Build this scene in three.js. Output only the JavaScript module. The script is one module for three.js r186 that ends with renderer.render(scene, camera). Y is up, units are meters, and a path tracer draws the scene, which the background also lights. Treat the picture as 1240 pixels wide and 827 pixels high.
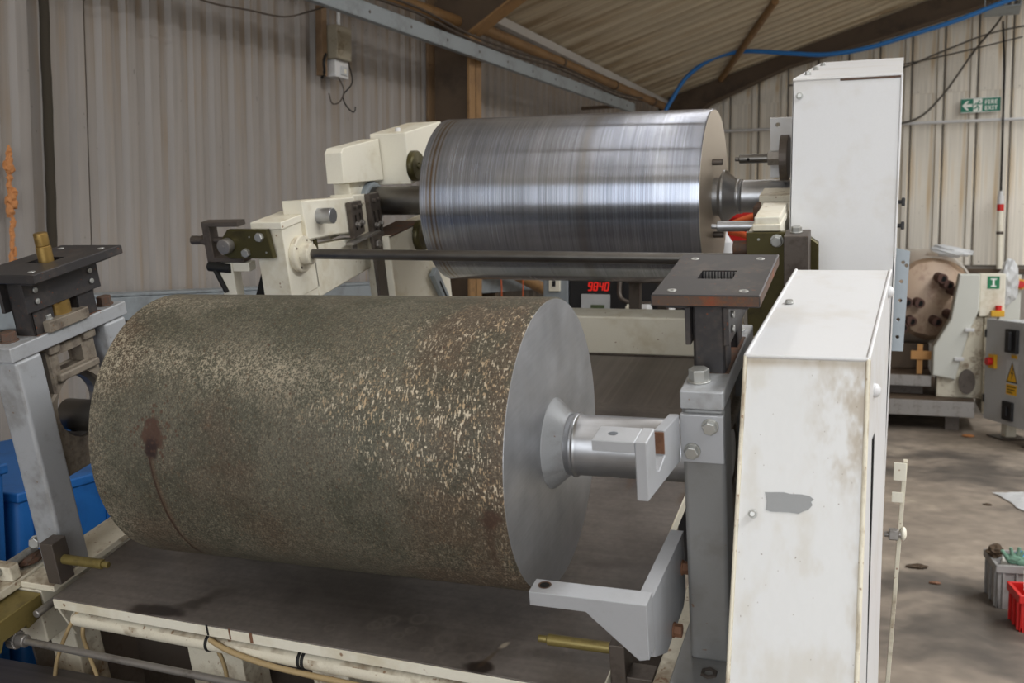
import * as THREE from 'three';
import { RoundedBoxGeometry } from 'three/addons/geometries/RoundedBoxGeometry.js';
import { mergeGeometries } from 'three/addons/utils/BufferGeometryUtils.js';
import { RectAreaLightUniformsLib } from 'three/addons/lights/RectAreaLightUniformsLib.js';

// ---------------------------------------------------------------- camera, sky, lights, exposure
const D2R = Math.PI / 180;
const scene = new THREE.Scene();
const camera = new THREE.PerspectiveCamera(36.62, 1240 / 827, 0.05, 200);
camera.position.set(0, 1.6, 0);
camera.rotation.order = 'YXZ';
camera.rotation.set(-4.74 * D2R, 20.5 * D2R, 0);
camera.focus = 1.95;
camera.userData.fStop = 8;
scene.background = new THREE.Color(0.80, 0.90, 1.0);
scene.backgroundIntensity = 1.2;
RectAreaLightUniformsLib.init();
const BA = -3.5 * D2R;                       // the shed is turned this much to the machine
const bPos = (l, y, s) => new THREE.Vector3(l * Math.cos(BA) - (-s) * -Math.sin(BA), y, -l * Math.sin(BA) + -s * Math.cos(BA));
function areaLight(name, w, h, at, to, color, intensity) {
  const a = new THREE.RectAreaLight(color, intensity, w, h);
  a.name = name; a.position.copy(at); a.lookAt(to); scene.add(a);
  return a;
}
// daylight through the big vehicle door behind the camera; roof lights added for brightness
areaLight('door_daylight', 6.0, 3.6, bPos(0.9, 2.0, -4.75), bPos(0.9, 2.0, 2), new THREE.Color(0.98, 0.99, 1.0), 2.8);
const ADDED_ROOF_LIGHTS = [[-2.6, -1.4, 5], [-0.4, 0.8, 12], [1.4, 2.6, 29], [4, 5, 11], [6, 7, 10], [8, 9, 14], [10, 11, 17]];   // unseen roof sheets added to brighten floor, covers, far wall: from, to, brightness
for (const [a, b, k] of ADDED_ROOF_LIGHTS) areaLight('added_roof_light', 3.3, b - a - 0.05, bPos(3.3, 5.38, (a + b) / 2), bPos(3.3 + 0.30, 4.38, (a + b) / 2), new THREE.Color(0.97, 0.985, 1.0), k);
areaLight('added_roof_light_far', 0.9, 14, bPos(8.8, 5.04, 4.5), bPos(8.8 - 0.30, 4.04, 4.5), new THREE.Color(1.0, 0.97, 0.92), 6.0);  // unseen strip added for reflections in the roll end faces
const renderer = new THREE.WebGLRenderer();
renderer.toneMapping = THREE.LinearToneMapping;
renderer.toneMappingExposure = 1.0;
renderer.shadowMap.enabled = true;

// ---------------------------------------------------------------- noise and materials
function rng(seed) { let a = seed >>> 0; return () => { a = (a + 0x6D2B79F5) >>> 0; let t = Math.imul(a ^ (a >>> 15), 1 | a); t = (t + Math.imul(t ^ (t >>> 7), 61 | t)) ^ t; return ((t ^ (t >>> 14)) >>> 0) / 4294967296; }; }
function hash(x, y, s) { let h = Math.imul(x, 374761393) + Math.imul(y, 668265263) + Math.imul(s, 1442695041); h = Math.imul(h ^ (h >>> 13), 1274126177); return ((h ^ (h >>> 16)) >>> 0) / 4294967296; }
function vnoise(u, v, fu, fv, seed) {       // tiles over 0..1
  const x = u * fu, y = v * fv, x0 = Math.floor(x), y0 = Math.floor(y), fx = x - x0, fy = y - y0;
  const a = ((x0 % fu) + fu) % fu, b = (a + 1) % fu, c = ((y0 % fv) + fv) % fv, d = (c + 1) % fv;
  const sx = fx * fx * (3 - 2 * fx), sy = fy * fy * (3 - 2 * fy);
  const p = hash(a, c, seed), q = hash(b, c, seed), r = hash(a, d, seed), t = hash(b, d, seed);
  return (p + (q - p) * sx) * (1 - sy) + (r + (t - r) * sx) * sy;
}
function fbm(u, v, fu, fv, seed, oct = 4) { let s = 0, a = 0.5, n = 0; for (let i = 0; i < oct; i++) { s += a * vnoise(u, v, fu, fv, seed + i * 17); n += a; a *= 0.55; fu *= 2; fv *= 2; } return s / n; }
const clamp = (x, a = 0, b = 1) => Math.min(b, Math.max(a, x));
const sm = (a, b, x) => { const t = clamp((x - a) / (b - a)); return t * t * (3 - 2 * t); };
const mix3 = (a, b, t) => [a[0] + (b[0] - a[0]) * t, a[1] + (b[1] - a[1]) * t, a[2] + (b[2] - a[2]) * t];
function tex(w, h, fn, srgb = true) {
  const d = new Uint8Array(w * h * 4);
  for (let y = 0; y < h; y++) for (let x = 0; x < w; x++) {
    const c = fn((x + 0.5) / w, (y + 0.5) / h), o = (y * w + x) * 4;
    if (typeof c === 'number') d[o] = d[o + 1] = d[o + 2] = clamp(c) * 255; else { d[o] = clamp(c[0], 0, 255); d[o + 1] = clamp(c[1], 0, 255); d[o + 2] = clamp(c[2], 0, 255); }
    d[o + 3] = 255;
  }
  const t = new THREE.DataTexture(d, w, h, THREE.RGBAFormat);
  t.wrapS = t.wrapT = THREE.RepeatWrapping; t.magFilter = THREE.LinearFilter; t.minFilter = THREE.LinearMipmapLinearFilter; t.generateMipmaps = true;
  if (srgb) t.colorSpace = THREE.SRGBColorSpace;
  t.needsUpdate = true;
  return t;
}
const rep = (t, x, y = x) => { t.repeat.set(x, y); return t; };
function std(name, o) { const m = new THREE.MeshStandardMaterial(o); m.name = name; return m; }
// old paint: base colour, grime blotches, small rust specks; tiles every 1/r metres
function paint(name, base, dirt, amount, o = {}) {
  const seed = o.seed ?? 11, rust = o.rust ?? [112, 76, 50], rs = o.rustAmount ?? 0.02;
  const t = tex(512, 512, (u, v) => {
    const a = fbm(u, v, 4, 4, seed, 5), b = fbm(u, v, 24, 24, seed + 5, 3), g = vnoise(u, v, 256, 256, seed + 9);
    let c = mix3(base, dirt, clamp(sm(0.5, 0.85, a * 0.75 + b * 0.3) * amount + (g - 0.5) * 0.06 * (1 + amount)));
    const s = fbm(u, v, 48, 48, seed + 31, 2);
    if (rs > 0) c = mix3(c, rust, sm(0.84 - rs, 0.90 - rs, s * 0.62 + vnoise(u, v, 110, 110, seed + 37) * 0.22 + a * 0.22) * 0.65);
    return c;
  });
  rep(t, o.tile ?? 1.6);
  return std(name, { map: t, roughness: o.rough ?? 0.5, metalness: o.metal ?? 0 });
}
const RUST = [118, 68, 42];
const M = {
  cream: paint('cream_paint', [230, 225, 209], [190, 176, 146], 0.55, { seed: 3, rustAmount: 0.03 }),
  creamDirty: paint('dirty_cream_paint', [218, 211, 192], [130, 112, 90], 0.9, { seed: 23, rustAmount: 0.1, tile: 2.5 }),
  white: paint('white_paint', [213, 213, 214], [194, 188, 178], 0.4, { seed: 41, rustAmount: 0.0, rough: 0.42 }),
  silver: paint('silver_grey_paint', [166, 168, 171], [118, 116, 112], 0.55, { seed: 57, rough: 0.42, metal: 0.15, rustAmount: 0.02, tile: 3 }),
  silverClean: paint('clean_silver_grey_paint', [170, 172, 176], [140, 140, 140], 0.3, { seed: 61, rough: 0.36, metal: 0.2, rustAmount: 0.0, tile: 3 }),
  postGrey: paint('grey_post_paint', [128, 128, 127], [106, 102, 97], 0.4, { seed: 67, rough: 0.4, metal: 0.15, rustAmount: 0.01, tile: 3 }),
  blackSteel: paint('blackened_steel', [58, 56, 57], [98, 88, 80], 0.7, { seed: 71, rough: 0.46, metal: 0.35, rust: [142, 70, 40], rustAmount: 0.07, tile: 4 }),
  rustySteel: paint('rusty_steel', [88, 72, 62], [124, 66, 42], 1, { seed: 83, rough: 0.7, metal: 0.2, rustAmount: 0.2, tile: 6 }),
  castIron: paint('dirty_cast_iron', [134, 124, 110], [78, 68, 60], 0.9, { seed: 91, rough: 0.6, metal: 0.2, rustAmount: 0.08, tile: 5 }),
  olive: paint('olive_passivated_steel', [80, 74, 44], [56, 50, 34], 0.7, { seed: 97, rough: 0.38, metal: 0.5, rustAmount: 0.0, tile: 5 }),
  oliveLight: paint('yellow_passivated_steel', [134, 120, 72], [96, 84, 52], 0.7, { seed: 99, rough: 0.4, metal: 0.5, rustAmount: 0.0, tile: 5 }),
  brass: paint('tarnished_brass', [158, 130, 76], [104, 84, 50], 0.8, { seed: 101, rough: 0.45, metal: 0.8, rustAmount: 0.0, tile: 8 }),
  steel: paint('machined_steel', [150, 146, 142], [104, 98, 92], 0.6, { seed: 103, rough: 0.4, metal: 0.7, rustAmount: 0.02, tile: 6 }),
  darkSteel: paint('dark_steel', [96, 88, 82], [66, 58, 52], 0.7, { seed: 107, rough: 0.5, metal: 0.5, rustAmount: 0.03, tile: 6 }),
  bolt: paint('zinc_bolt', [172, 172, 168], [128, 122, 112], 0.6, { seed: 109, rough: 0.38, metal: 0.6, rustAmount: 0.02, tile: 12 }),
  rustBolt: paint('rusty_bolt', [124, 88, 66], [92, 62, 46], 0.8, { seed: 113, rough: 0.75, metal: 0.15, rustAmount: 0.1, tile: 12 }),
  frame: paint('brown_frame_paint', [124, 100, 74], [86, 66, 48], 0.7, { seed: 127, rough: 0.6, rustAmount: 0.03, tile: 0.8 }),
  frameDark: paint('dark_brown_frame_paint', [92, 76, 60], [62, 50, 40], 0.7, { seed: 131, rough: 0.65, rustAmount: 0.03, tile: 0.8 }),
  pipe: paint('brown_pipe_paint', [150, 116, 76], [104, 78, 52], 0.6, { seed: 137, rough: 0.5, rustAmount: 0.03, tile: 2 }),
  galv: paint('galvanised_steel', [150, 158, 164], [120, 124, 126], 0.6, { seed: 139, rough: 0.5, metal: 0.3, rustAmount: 0.0, tile: 2 }),
  blue: paint('blue_plastic', [28, 92, 158], [20, 64, 112], 0.7, { seed: 149, rough: 0.5, rustAmount: 0.0, tile: 1.5 }),
  grey: paint('light_grey_paint', [188, 190, 192], [168, 168, 166], 0.4, { seed: 151, rough: 0.5, rustAmount: 0.0 }),
  black: std('black_plastic', { color: '#1c1b1d', roughness: 0.5 }),
  rubber: std('black_rubber', { color: '#161514', roughness: 0.7 }),
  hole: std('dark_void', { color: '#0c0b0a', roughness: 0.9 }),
  wire: std('brown_wire', { color: '#4a4038', roughness: 0.7 }),
  greyCable: std('grey_cable', { color: '#5c5852', roughness: 0.7 }),
  blueHose: std('blue_hose', { color: '#2878c4', roughness: 0.45 }),
  hoseCream: std('yellowed_hose', { color: '#a8916a', roughness: 0.5 }),
  orange: std('orange_rubber', { color: '#d5602c', roughness: 0.55 }),
  red: std('red_plastic', { color: '#c5201c', roughness: 0.45 }),
  yellow: std('yellow_plastic', { color: '#d9a520', roughness: 0.5 }),
  foam: std('expanding_foam', { color: '#bd8150', roughness: 0.9 }),
  crate: paint('grey_plastic', [150, 148, 146], [118, 112, 106], 0.5, { seed: 157, rough: 0.6, rustAmount: 0, tile: 3 }),
  glove: std('green_rubber_glove', { color: '#6f9480', roughness: 0.8 }),
  ragBlue: std('blue_cloth', { color: '#3f8fc4', roughness: 0.9 }),
  ragBrown: std('brown_rag', { color: '#4a3b2c', roughness: 0.95 }),
  ragWhite: std('white_rag', { color: '#d8d5cc', roughness: 0.9 }),
  wood: std('pale_timber', { color: '#b98a55', roughness: 0.8 }),
  cardboard: std('brown_tube_end', { color: '#5a4038', roughness: 0.8 }),
  greenPaint: std('pale_green_white_paint', { color: '#cfd0c8', roughness: 0.5 }),
};
// wall sheets: vertical water streaks and tan stains, uv in metres
function sheetMat(name, base, stain, stainAmt, seed, o = {}) {
  const t = tex(1024, 512, (u, v) => {
    const st = fbm(u, v, 48, 2, seed, 4), fine = fbm(u, v, 200, 6, seed + 3, 2), blot = fbm(u, v, 6, 6, seed + 7, 4), speck = vnoise(u, v, 300, 150, seed + 19);
    let c = mix3(base, stain, clamp(sm(0.52, 0.8, st * 0.65 + blot * 0.4) * stainAmt));
    const k = 1 + (fine - 0.5) * (o.fine ?? 0.16) + (blot - 0.5) * 0.14;
    c = [c[0] * k, c[1] * k, c[2] * k];
    if (speck > 0.99) c = mix3(c, [60, 52, 46], 0.7);
    return c;
  });
  rep(t, 0.4, 0.35);
  return std(name, { map: t, roughness: o.rough ?? 0.6, metalness: 0 });
}
M.wallSheet = sheetMat('left_wall_sheet', [150, 144, 139], [138, 118, 96], 0.7, 201, { fine: 0.07 });
M.farSheet = sheetMat('far_wall_sheet', [232, 226, 214], [206, 182, 146], 0.95, 221);
M.farRidge = sheetMat('far_wall_ridge', [236, 232, 222], [212, 198, 170], 0.6, 231);
M.roofSheet = sheetMat('roof_sheet', [204, 192, 168], [150, 130, 102], 0.8, 241);
M.concreteWall = paint('block_wall', [150, 144, 136], [110, 102, 92], 0.6, { seed: 163, rough: 0.8, tile: 0.5 });
{
  const t = tex(1024, 1024, (u, v) => {
    const a = fbm(u, v, 3, 3, 301, 6), b = fbm(u, v, 12, 3, 311, 4), c2 = fbm(u, v, 40, 40, 321, 3), w = fbm(u + 0.08 * a, v + 0.1 * b, 5, 9, 331, 5);
    let c = mix3([138, 126, 113], [84, 77, 70], sm(0.42, 0.68, a * 0.5 + w * 0.55));
    c = mix3(c, [182, 168, 150], sm(0.56, 0.76, fbm(u, v, 6, 4, 341, 5)) * 0.7);
    const k = 0.86 + c2 * 0.28; c = [c[0] * k, c[1] * k, c[2] * k];
    return c;
  });
  rep(t, 0.28);
  const r = rep(tex(512, 512, (u, v) => 0.45 + 0.45 * fbm(u, v, 5, 7, 351, 4), false), 0.28);
  M.floor = std('stained_concrete', { map: t, roughnessMap: r, roughness: 1 });
}
M.roofSheet.map.rotation = Math.PI / 2;
{ // table top: dull dark steel sheet with scratches and ring stains
  const rings = [[0.608, 0.100, .013], [0.619, 0.111, .011], [0.659, 0.122, .012], [0.660, 0.094, .008], [0.647, 0.076, .008], [0.718, 0.084, .013], [0.702, 0.052, .008], [0.717, 0.059, .008], [0.714, 0.041, .007], [0.746, 0.040, .014], [0.537, 0.071, .008], [0.600, 0.092, .010], [0.772, 0.050, .011]];
  const t = tex(1024, 1024, (u, v) => {
    const a = fbm(u, v, 4, 4, 401, 5), b = fbm(u, v, 6, 120, 411, 3), c2 = fbm(u, v, 160, 160, 421, 2);
    let c = mix3([128, 120, 114], [92, 85, 80], sm(0.35, 0.7, a));
    const k = 0.93 + (b - 0.5) * 0.14 + (c2 - 0.5) * 0.12; c = [c[0] * k, c[1] * k, c[2] * k];
    for (const [x, y, r] of rings) { const d = Math.hypot(u - x, v - y) / r; if (d < 1.5) c = mix3(c, [128, 120, 112], Math.exp(-((d - 1) ** 2) * 16) * 0.38 + (d < 1 ? 0.07 : 0)); }
    const n = fbm(u, v, 30, 30, 441, 3) - 0.5, spot = (x, y, sx, sy, rot, col, k) => { const p = u - x, q = v - y, cs = Math.cos(rot), sn = Math.sin(rot), d = Math.hypot((p * cs + q * sn) / sx, (q * cs - p * sn) / sy) + n * 1.2; c = mix3(c, col, (1 - sm(0.4, 1.1, d)) * k); };
    spot(0.245, 0.052, 0.06, 0.02, 0.1, [40, 32, 28], 0.75); spot(0.29, 0.085, 0.05, 0.03, 0.9, [52, 45, 40], 0.5); spot(0.79, 0.035, 0.02, 0.016, 0.4, [36, 28, 24], 0.8); spot(0.806, 0.088, 0.014, 0.006, 1.1, [196, 182, 160], 0.8); spot(0.797, 0.06, 0.006, 0.03, -0.3, [90, 72, 54], 0.5);
    spot(0.855, 0.66, 0.01, 0.08, 0.05, [98, 72, 56], 0.4); spot(0.9, 0.33, 0.05, 0.02, 0.2, [74, 66, 62], 0.5); spot(0.97, 0.62, 0.02, 0.1, 0, [86, 66, 52], 0.5);
    return c;
  });
  t.wrapS = t.wrapT = THREE.ClampToEdgeWrapping;
  const rr = tex(512, 512, (u, v) => 0.28 + 0.3 * fbm(u, v, 6, 8, 431, 4), false);
  M.table = std('dark_steel_sheet', { map: t, roughnessMap: rr, roughness: 1, metalness: 0.2 });
}
{ // front roll: worn olive-grey coating; u runs along the axis, v round the roll (v = angle / 360)
  const R = rng(77), rustDots = [];
  for (let i = 0; i < 70; i++) { const a = R() * 6.28, r = 0.012 + R() * 0.045; rustDots.push([-0.64 + Math.cos(a) * r * 0.9 + 0.006, (6 + Math.sin(a) * r * 230 * 1.1), 0.0014 + R() * 0.0026]); }
  for (let i = 0; i < 160; i++) rustDots.push([-R() * 0.78, -70 + R() * 120, 0.0008 + R() * 0.0016]);
  const W = 1024, H = 2048, LEN = 0.78;
  const dotGrid = new Map();
  for (const d of rustDots) { const key = Math.round(d[0] * 50) + ',' + Math.round(d[1] / 5); for (let i = -1; i <= 1; i++) for (let j = -1; j <= 1; j++) { const k2 = (Math.round(d[0] * 50) + i) + ',' + (Math.round(d[1] / 5) + j); if (!dotGrid.has(k2)) dotGrid.set(k2, []); dotGrid.get(k2).push(d); } }
  const deg = (v) => (v > 0.5 ? v - 1 : v) * 360 - 14;     // to the horizontal
  const t = tex(W, H, (u, v) => {
    const x = (u - 1) * LEN, a = deg(v);
    const big = fbm(u, v, 3, 6, 501, 4), mid = fbm(u, v, 14, 28, 511, 4), warp = fbm(u, v, 6, 10, 517, 3);
    let c = mix3([92, 89, 77], [87, 76, 63], sm(0.35, 0.65, big + (x + 0.39) * 0.35));
    c = mix3(c, [70, 71, 60], sm(0.45, 0.7, mid) * 0.55);
    const g = vnoise(u, v, 560, 1000, 521) * 0.7 + vnoise(u, v, 280, 420, 523) * 0.3; c = mix3(c, [150, 140, 120], clamp((g - 0.56) * 1.9)); c = mix3(c, [48, 41, 34], clamp((0.42 - g) * 2.0)); c = mix3(c, [110, 78, 54], clamp((vnoise(u, v, 300, 480, 525) - 0.78) * 2.2));
    // pale scuffed flecks on the left, with a sheen band painted above the middle
    const lw = Math.exp(-(((a - 33 + 14 * (x + 0.5)) / 13) ** 2)) * sm(-0.05, -0.5, x) + 0.75 * Math.exp(-(((a - 72) / 12) ** 2)) * sm(-0.35, -0.7, x) + 0.5 * sm(-0.68, -0.78, x) + 0.35 * Math.exp(-(((a + 40) / 12) ** 2));
    const fl = vnoise(u, v, 500, 900, 531) * 0.62 + vnoise(u, v, 190, 300, 541) * 0.28 + warp * 0.2;
    c = mix3(c, [172, 162, 142], sm(0.46, 0.86, fl + 0.10 * (lw - 0.4)) * clamp(0.10 + lw * 0.85));
    // bright flecks dragged round the roll at the right end
    const rw = sm(-0.40, -0.04, x + 0.12 * Math.sin(a * 0.06)) * (0.45 + 0.75 * Math.exp(-(((a - 8) / 30) ** 2)) + 0.35 * Math.exp(-(((a - 60) / 14) ** 2)));
    const fr = vnoise(u, v, 470, 330, 551) * 0.60 + vnoise(u, v, 900, 800, 561) * 0.24 + vnoise(u, v, 60, 90, 563) * 0.18;
    c = mix3(c, mix3([222, 208, 184], [192, 166, 132], sm(0.4, 0.7, vnoise(u, v, 90, 140, 571))), sm(0.62, 0.75, fr + 0.06 * (rw - 0.75)) * clamp(rw * 1.1) * 0.85);
    // circumferential soot lines and dirty underside
    c = mix3(c, [70, 62, 54], clamp(fbm(u, v, 220, 2, 581, 2) - 0.66) * 0.8);
    // rust: big stain, its run, and the one near the right edge
    const n1 = (fbm(u, v, 60, 120, 591, 3) - 0.5) * 1.4;
    const d1 = Math.hypot((x + 0.639) / 0.026, (a + 0.5 - 4) / 9) + n1;
    c = mix3(c, [74, 52, 42], (1 - sm(0.4, 1.05, d1)) * 0.9); c = mix3(c, [42, 28, 26], (1 - sm(0.4, 1.1, Math.hypot((x + 0.641) / 0.017, (a + 1) / 5.5) + n1 * 0.4)) * 0.9);
    if (a < -4 && a > -64) { const xr = -0.647 - 0.008 * Math.sin((a + 4) * 0.05), dd = Math.abs(x - xr) / (0.0022 + 0.0009 * n1); c = mix3(c, [56, 36, 28], Math.exp(-dd * dd) * 0.85); const e = Math.abs(x - xr - 0.005) / 0.004; c = mix3(c, [100, 72, 54], Math.exp(-e * e) * 0.35 * (a > -34 ? 1 : 0.4)); }
    const d2 = Math.hypot((x + 0.026) / 0.02, (a + 18) / 6) + n1 * 1.1; c = mix3(c, [72, 52, 42], (1 - sm(0.3, 1.1, d2)) * 0.8);
    if (a < -18 && a > -56) { const e = (x + 0.03 - 0.00012 * (a + 18) - 0.004 * n1) / 0.007; c = mix3(c, [70, 52, 42], Math.exp(-e * e) * 0.5 * sm(-56, -30, a)); }
    const near = dotGrid.get(Math.round(x * 50) + ',' + Math.round(a / 5));
    if (near) for (const [dx, da, r] of near) { const q = Math.hypot(x - dx, (a - da) * 0.25 * D2R) / r; if (q < 1.2) c = mix3(c, [80, 56, 44], (1 - sm(0.4, 1.2, q)) * 0.75); }
    return c;
  });
  const rr = tex(512, 1024, (u, v) => 0.42 + 0.35 * fbm(u, v, 20, 40, 601, 4), false);
  const bm = tex(1024, 1024, (u, v) => 0.5 * vnoise(u, v, 300, 400, 531) + 0.5 * fbm(u, v, 60, 100, 611, 3), false);
  M.frontRoll = std('worn_roll_coating', { map: t, roughnessMap: rr, roughness: 1, metalness: 0.28, bumpMap: bm, bumpScale: 0.0006 });
}
{ // rear roll: ground bright steel with turning lines, bluish film and tan tide rings at the left end
  const t = tex(1024, 512, (u, v) => {
    const l1 = vnoise(u, v, 420, 2, 701), l2 = fbm(u, v, 120, 3, 711, 3), l3 = vnoise(u, v, 900, 6, 721), b = fbm(u, v, 8, 8, 731, 4);
    let c = mix3([176, 180, 190], [140, 147, 164], sm(0.3, 0.8, b) * 0.55 + (l2 - 0.5) * 0.22);
    const k = 0.97 + 0.16 * (l1 - 0.5) + 0.10 * (l3 - 0.5); c = [c[0] * k, c[1] * k, c[2] * k];
    const m = Math.exp(-(((u - 0.60) / 0.02) ** 2)); c = mix3(c, [128, 118, 106], m * (0.35 + 0.5 * (l1 - 0.4)) * 0.8);
    for (const [p, w, s] of [[0.045, 0.004, 0.8], [0.062, 0.003, 0.6], [0.03, 0.003, 0.5]]) { const q = (u - p - 0.004 * (b - 0.5)) / w; c = mix3(c, [116, 92, 66], Math.exp(-q * q) * s * (0.5 + b)); }
    return c;
  });
  const rr = tex(1024, 256, (u, v) => 0.17 + 0.04 * vnoise(u, v, 420, 2, 701) + 0.10 * fbm(u, v, 8, 8, 741, 3), false);
  M.rearRoll = new THREE.MeshPhysicalMaterial({ map: t, roughnessMap: rr, roughness: 1, metalness: 0.9, anisotropy: 0.85 }); M.rearRoll.name = 'ground_steel_roll';
}
{ // turned steel discs and shafts
  const t = rep(tex(512, 512, (u, v) => { const a = fbm(u, v, 5, 5, 801, 5), b = fbm(u, v, 4, 120, 811, 2), k = 0.86 + 0.2 * a + 0.05 * (b - 0.5); return [176 * k, 177 * k, 180 * k]; }), 3);
  const r = rep(tex(256, 256, (u, v) => 0.26 + 0.22 * fbm(u, v, 6, 6, 821, 4), false), 3);
  M.disc = std('turned_steel_face', { map: t, roughnessMap: r, roughness: 1.2, metalness: 0.7 });
  M.discDull = std('dull_steel_face', { color: '#c0b4a4', roughness: 0.5, metalness: 0.4 });
  M.chrome = std('bright_shaft', { map: t, roughnessMap: r, roughness: 0.95, metalness: 0.85 });
  M.shaftDark = std('dull_shaft', { map: t, color: '#a9a49c', roughnessMap: r, roughness: 1.1, metalness: 0.95 });
}
M.film = new THREE.MeshPhysicalMaterial({ color: '#efeae2', roughness: 0.3, transmission: 0.66, thickness: 0, ior: 1.4 }); M.film.name = 'clear_stretch_film';
M.filmWhite = new THREE.MeshPhysicalMaterial({ color: '#e6e8ea', roughness: 0.4, transmission: 0.35, thickness: 0 }); M.filmWhite.name = 'milky_plastic_sheet';
M.addedRoofLight = new THREE.MeshPhysicalMaterial({ color: '#eef2f0', roughness: 0.9, transmission: 0.55, thickness: 0 }); M.addedRoofLight.name = 'added_roof_light_grp';
{ // front of the low cover: soot smeared over its upper right, brown along the top fold; u = x, v = y in metres
  const t = tex(256, 768, (u, v) => {
    const a = fbm(u, v, 5, 14, 901, 5), b = fbm(u, v, 24, 60, 911, 3), x = u, y = v * 0.9;   // y up from 0.6 m
    let c = mix3([213, 213, 212], [196, 190, 178], sm(0.45, 0.8, a) * 0.5 + (b - 0.5) * 0.1);
    const soot = sm(0.45, 0.95, x) * sm(0.62, 0.76, y) * sm(0.885, 0.82, y) * sm(0.36, 0.72, a * 0.7 + b * 0.4) + 0.35 * sm(0.6, 0.95, x) * sm(0.3, 0.6, y) * sm(0.45, 0.75, a);
    c = mix3(c, [158, 142, 120], clamp(soot) * 0.62);
    c = mix3(c, [150, 134, 110], Math.exp(-(((y - 0.852) / 0.007) ** 2)) * (0.2 + a) * 0.75);
    c = mix3(c, [168, 148, 118], Math.exp(-(((x - 0.06) / 0.03) ** 2)) * sm(0.4, 0.7, b) * 0.6);
    if (vnoise(u, v, 60, 180, 921) > 0.985) c = mix3(c, [90, 74, 60], 0.7);
    return c;
  });
  t.wrapS = t.wrapT = THREE.ClampToEdgeWrapping; t.repeat.set(1 / 0.19, 1 / 0.9); t.offset.set(0.222 / 0.19, -0.6 / 0.9);
  M.coverFront = std('sooty_white_paint', { map: t, roughness: 0.45 });
}
M.led = std('red_led_display', { color: '#30100e', emissive: '#ff2a20', emissiveIntensity: 0.55, roughness: 0.5 });
M.tube = std('fluorescent_tube', { color: '#ffffff', emissive: '#fff6ea', emissiveIntensity: 1.5, roughness: 0.4 });
M.lcd = std('dark_green_lcd', { color: '#4c5a3c', roughness: 0.3 });

// ---------------------------------------------------------------- geometry helpers (all return non-indexed, uv in metres)
function metric(g) {
  if (g.index) g = g.toNonIndexed();
  const p = g.attributes.position.array, n = p.length / 9, uv = new Float32Array(n * 6);
  for (let i = 0; i < n; i++) {
    const o = i * 9, ax = p[o + 3] - p[o], ay = p[o + 4] - p[o + 1], az = p[o + 5] - p[o + 2], bx = p[o + 6] - p[o], by = p[o + 7] - p[o + 1], bz = p[o + 8] - p[o + 2];
    const nx = Math.abs(ay * bz - az * by), ny = Math.abs(az * bx - ax * bz), nz = Math.abs(ax * by - ay * bx);
    const [a, b] = nx >= ny && nx >= nz ? [2, 1] : ny >= nz ? [0, 2] : [0, 1];
    for (let k = 0; k < 3; k++) { uv[i * 6 + k * 2] = p[o + k * 3 + a]; uv[i * 6 + k * 2 + 1] = p[o + k * 3 + b]; }
  }
  const r = new THREE.BufferGeometry();
  r.setAttribute('position', g.attributes.position); r.setAttribute('normal', g.attributes.normal); r.setAttribute('uv', new THREE.BufferAttribute(uv, 2));
  return r;
}
function box(x0, x1, y0, y1, z0, z1, r = 0.002) {
  const w = x1 - x0, h = y1 - y0, d = z1 - z0, rr = Math.min(r, w / 2.2, h / 2.2, d / 2.2);
  const g = rr > 0 ? new RoundedBoxGeometry(w, h, d, 2, rr) : new THREE.BoxGeometry(w, h, d);
  return metric(g.translate((x0 + x1) / 2, (y0 + y1) / 2, (z0 + z1) / 2));
}
// polygon extruded along an axis: 'x' takes [z, y] pairs, 'y' takes [x, z] pairs, 'z' takes [x, y] pairs
function prism(axis, pts, a0, a1, bevel = 0.0015, holes = []) {
  const f = axis === 'x' ? ([a, b]) => new THREE.Vector2(-a, b) : axis === 'y' ? ([a, b]) => new THREE.Vector2(a, -b) : ([a, b]) => new THREE.Vector2(a, b);
  const s = new THREE.Shape(pts.map(f));
  for (const h of holes) s.holes.push(new THREE.Path(h.map(f)));
  const d = a1 - a0, bv = Math.min(bevel, d / 3);
  const g = new THREE.ExtrudeGeometry(s, { depth: d - 2 * bv, bevelEnabled: bv > 0, bevelThickness: bv, bevelSize: bv, bevelOffset: -bv, bevelSegments: 1, curveSegments: 12 });
  g.translate(0, 0, a0 + bv);
  if (axis === 'x') g.rotateY(Math.PI / 2);
  if (axis === 'y') g.rotateX(-Math.PI / 2);
  return metric(g);
}
const circlePts = (cx, cy, r, n = 24, a0 = 0) => Array.from({ length: n }, (_, i) => [cx + r * Math.cos(a0 + (i / n) * 2 * Math.PI), cy + r * Math.sin(a0 + (i / n) * 2 * Math.PI)]);
// lathe along +x: profile [[x, r], ...]
function lathe(prof, y = 0, z = 0, seg = 64, x = 0) {
  const g = new THREE.LatheGeometry(prof.map(([a, r]) => new THREE.Vector2(Math.max(r, 1e-4), a)), seg);
  g.rotateZ(-Math.PI / 2);
  return metric(creased(g.translate(x, y, z)));
}
function creased(g) { // keep sharp turns of a lathed profile sharp
  g = g.toNonIndexed();
  const p = g.attributes.position, n = g.attributes.normal, A = new THREE.Vector3(), B = new THREE.Vector3(), C = new THREE.Vector3(), N = new THREE.Vector3(), V = new THREE.Vector3();
  for (let i = 0; i < p.count; i += 3) {
    A.fromBufferAttribute(p, i); B.fromBufferAttribute(p, i + 1); C.fromBufferAttribute(p, i + 2); N.copy(B).sub(A).cross(C.clone().sub(A));
    if (N.lengthSq() < 1e-20) continue; N.normalize();
    for (let k = 0; k < 3; k++) { V.fromBufferAttribute(n, i + k); if (V.dot(N) < 0.9) n.setXYZ(i + k, N.x, N.y, N.z); }
  }
  return g;
}
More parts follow.
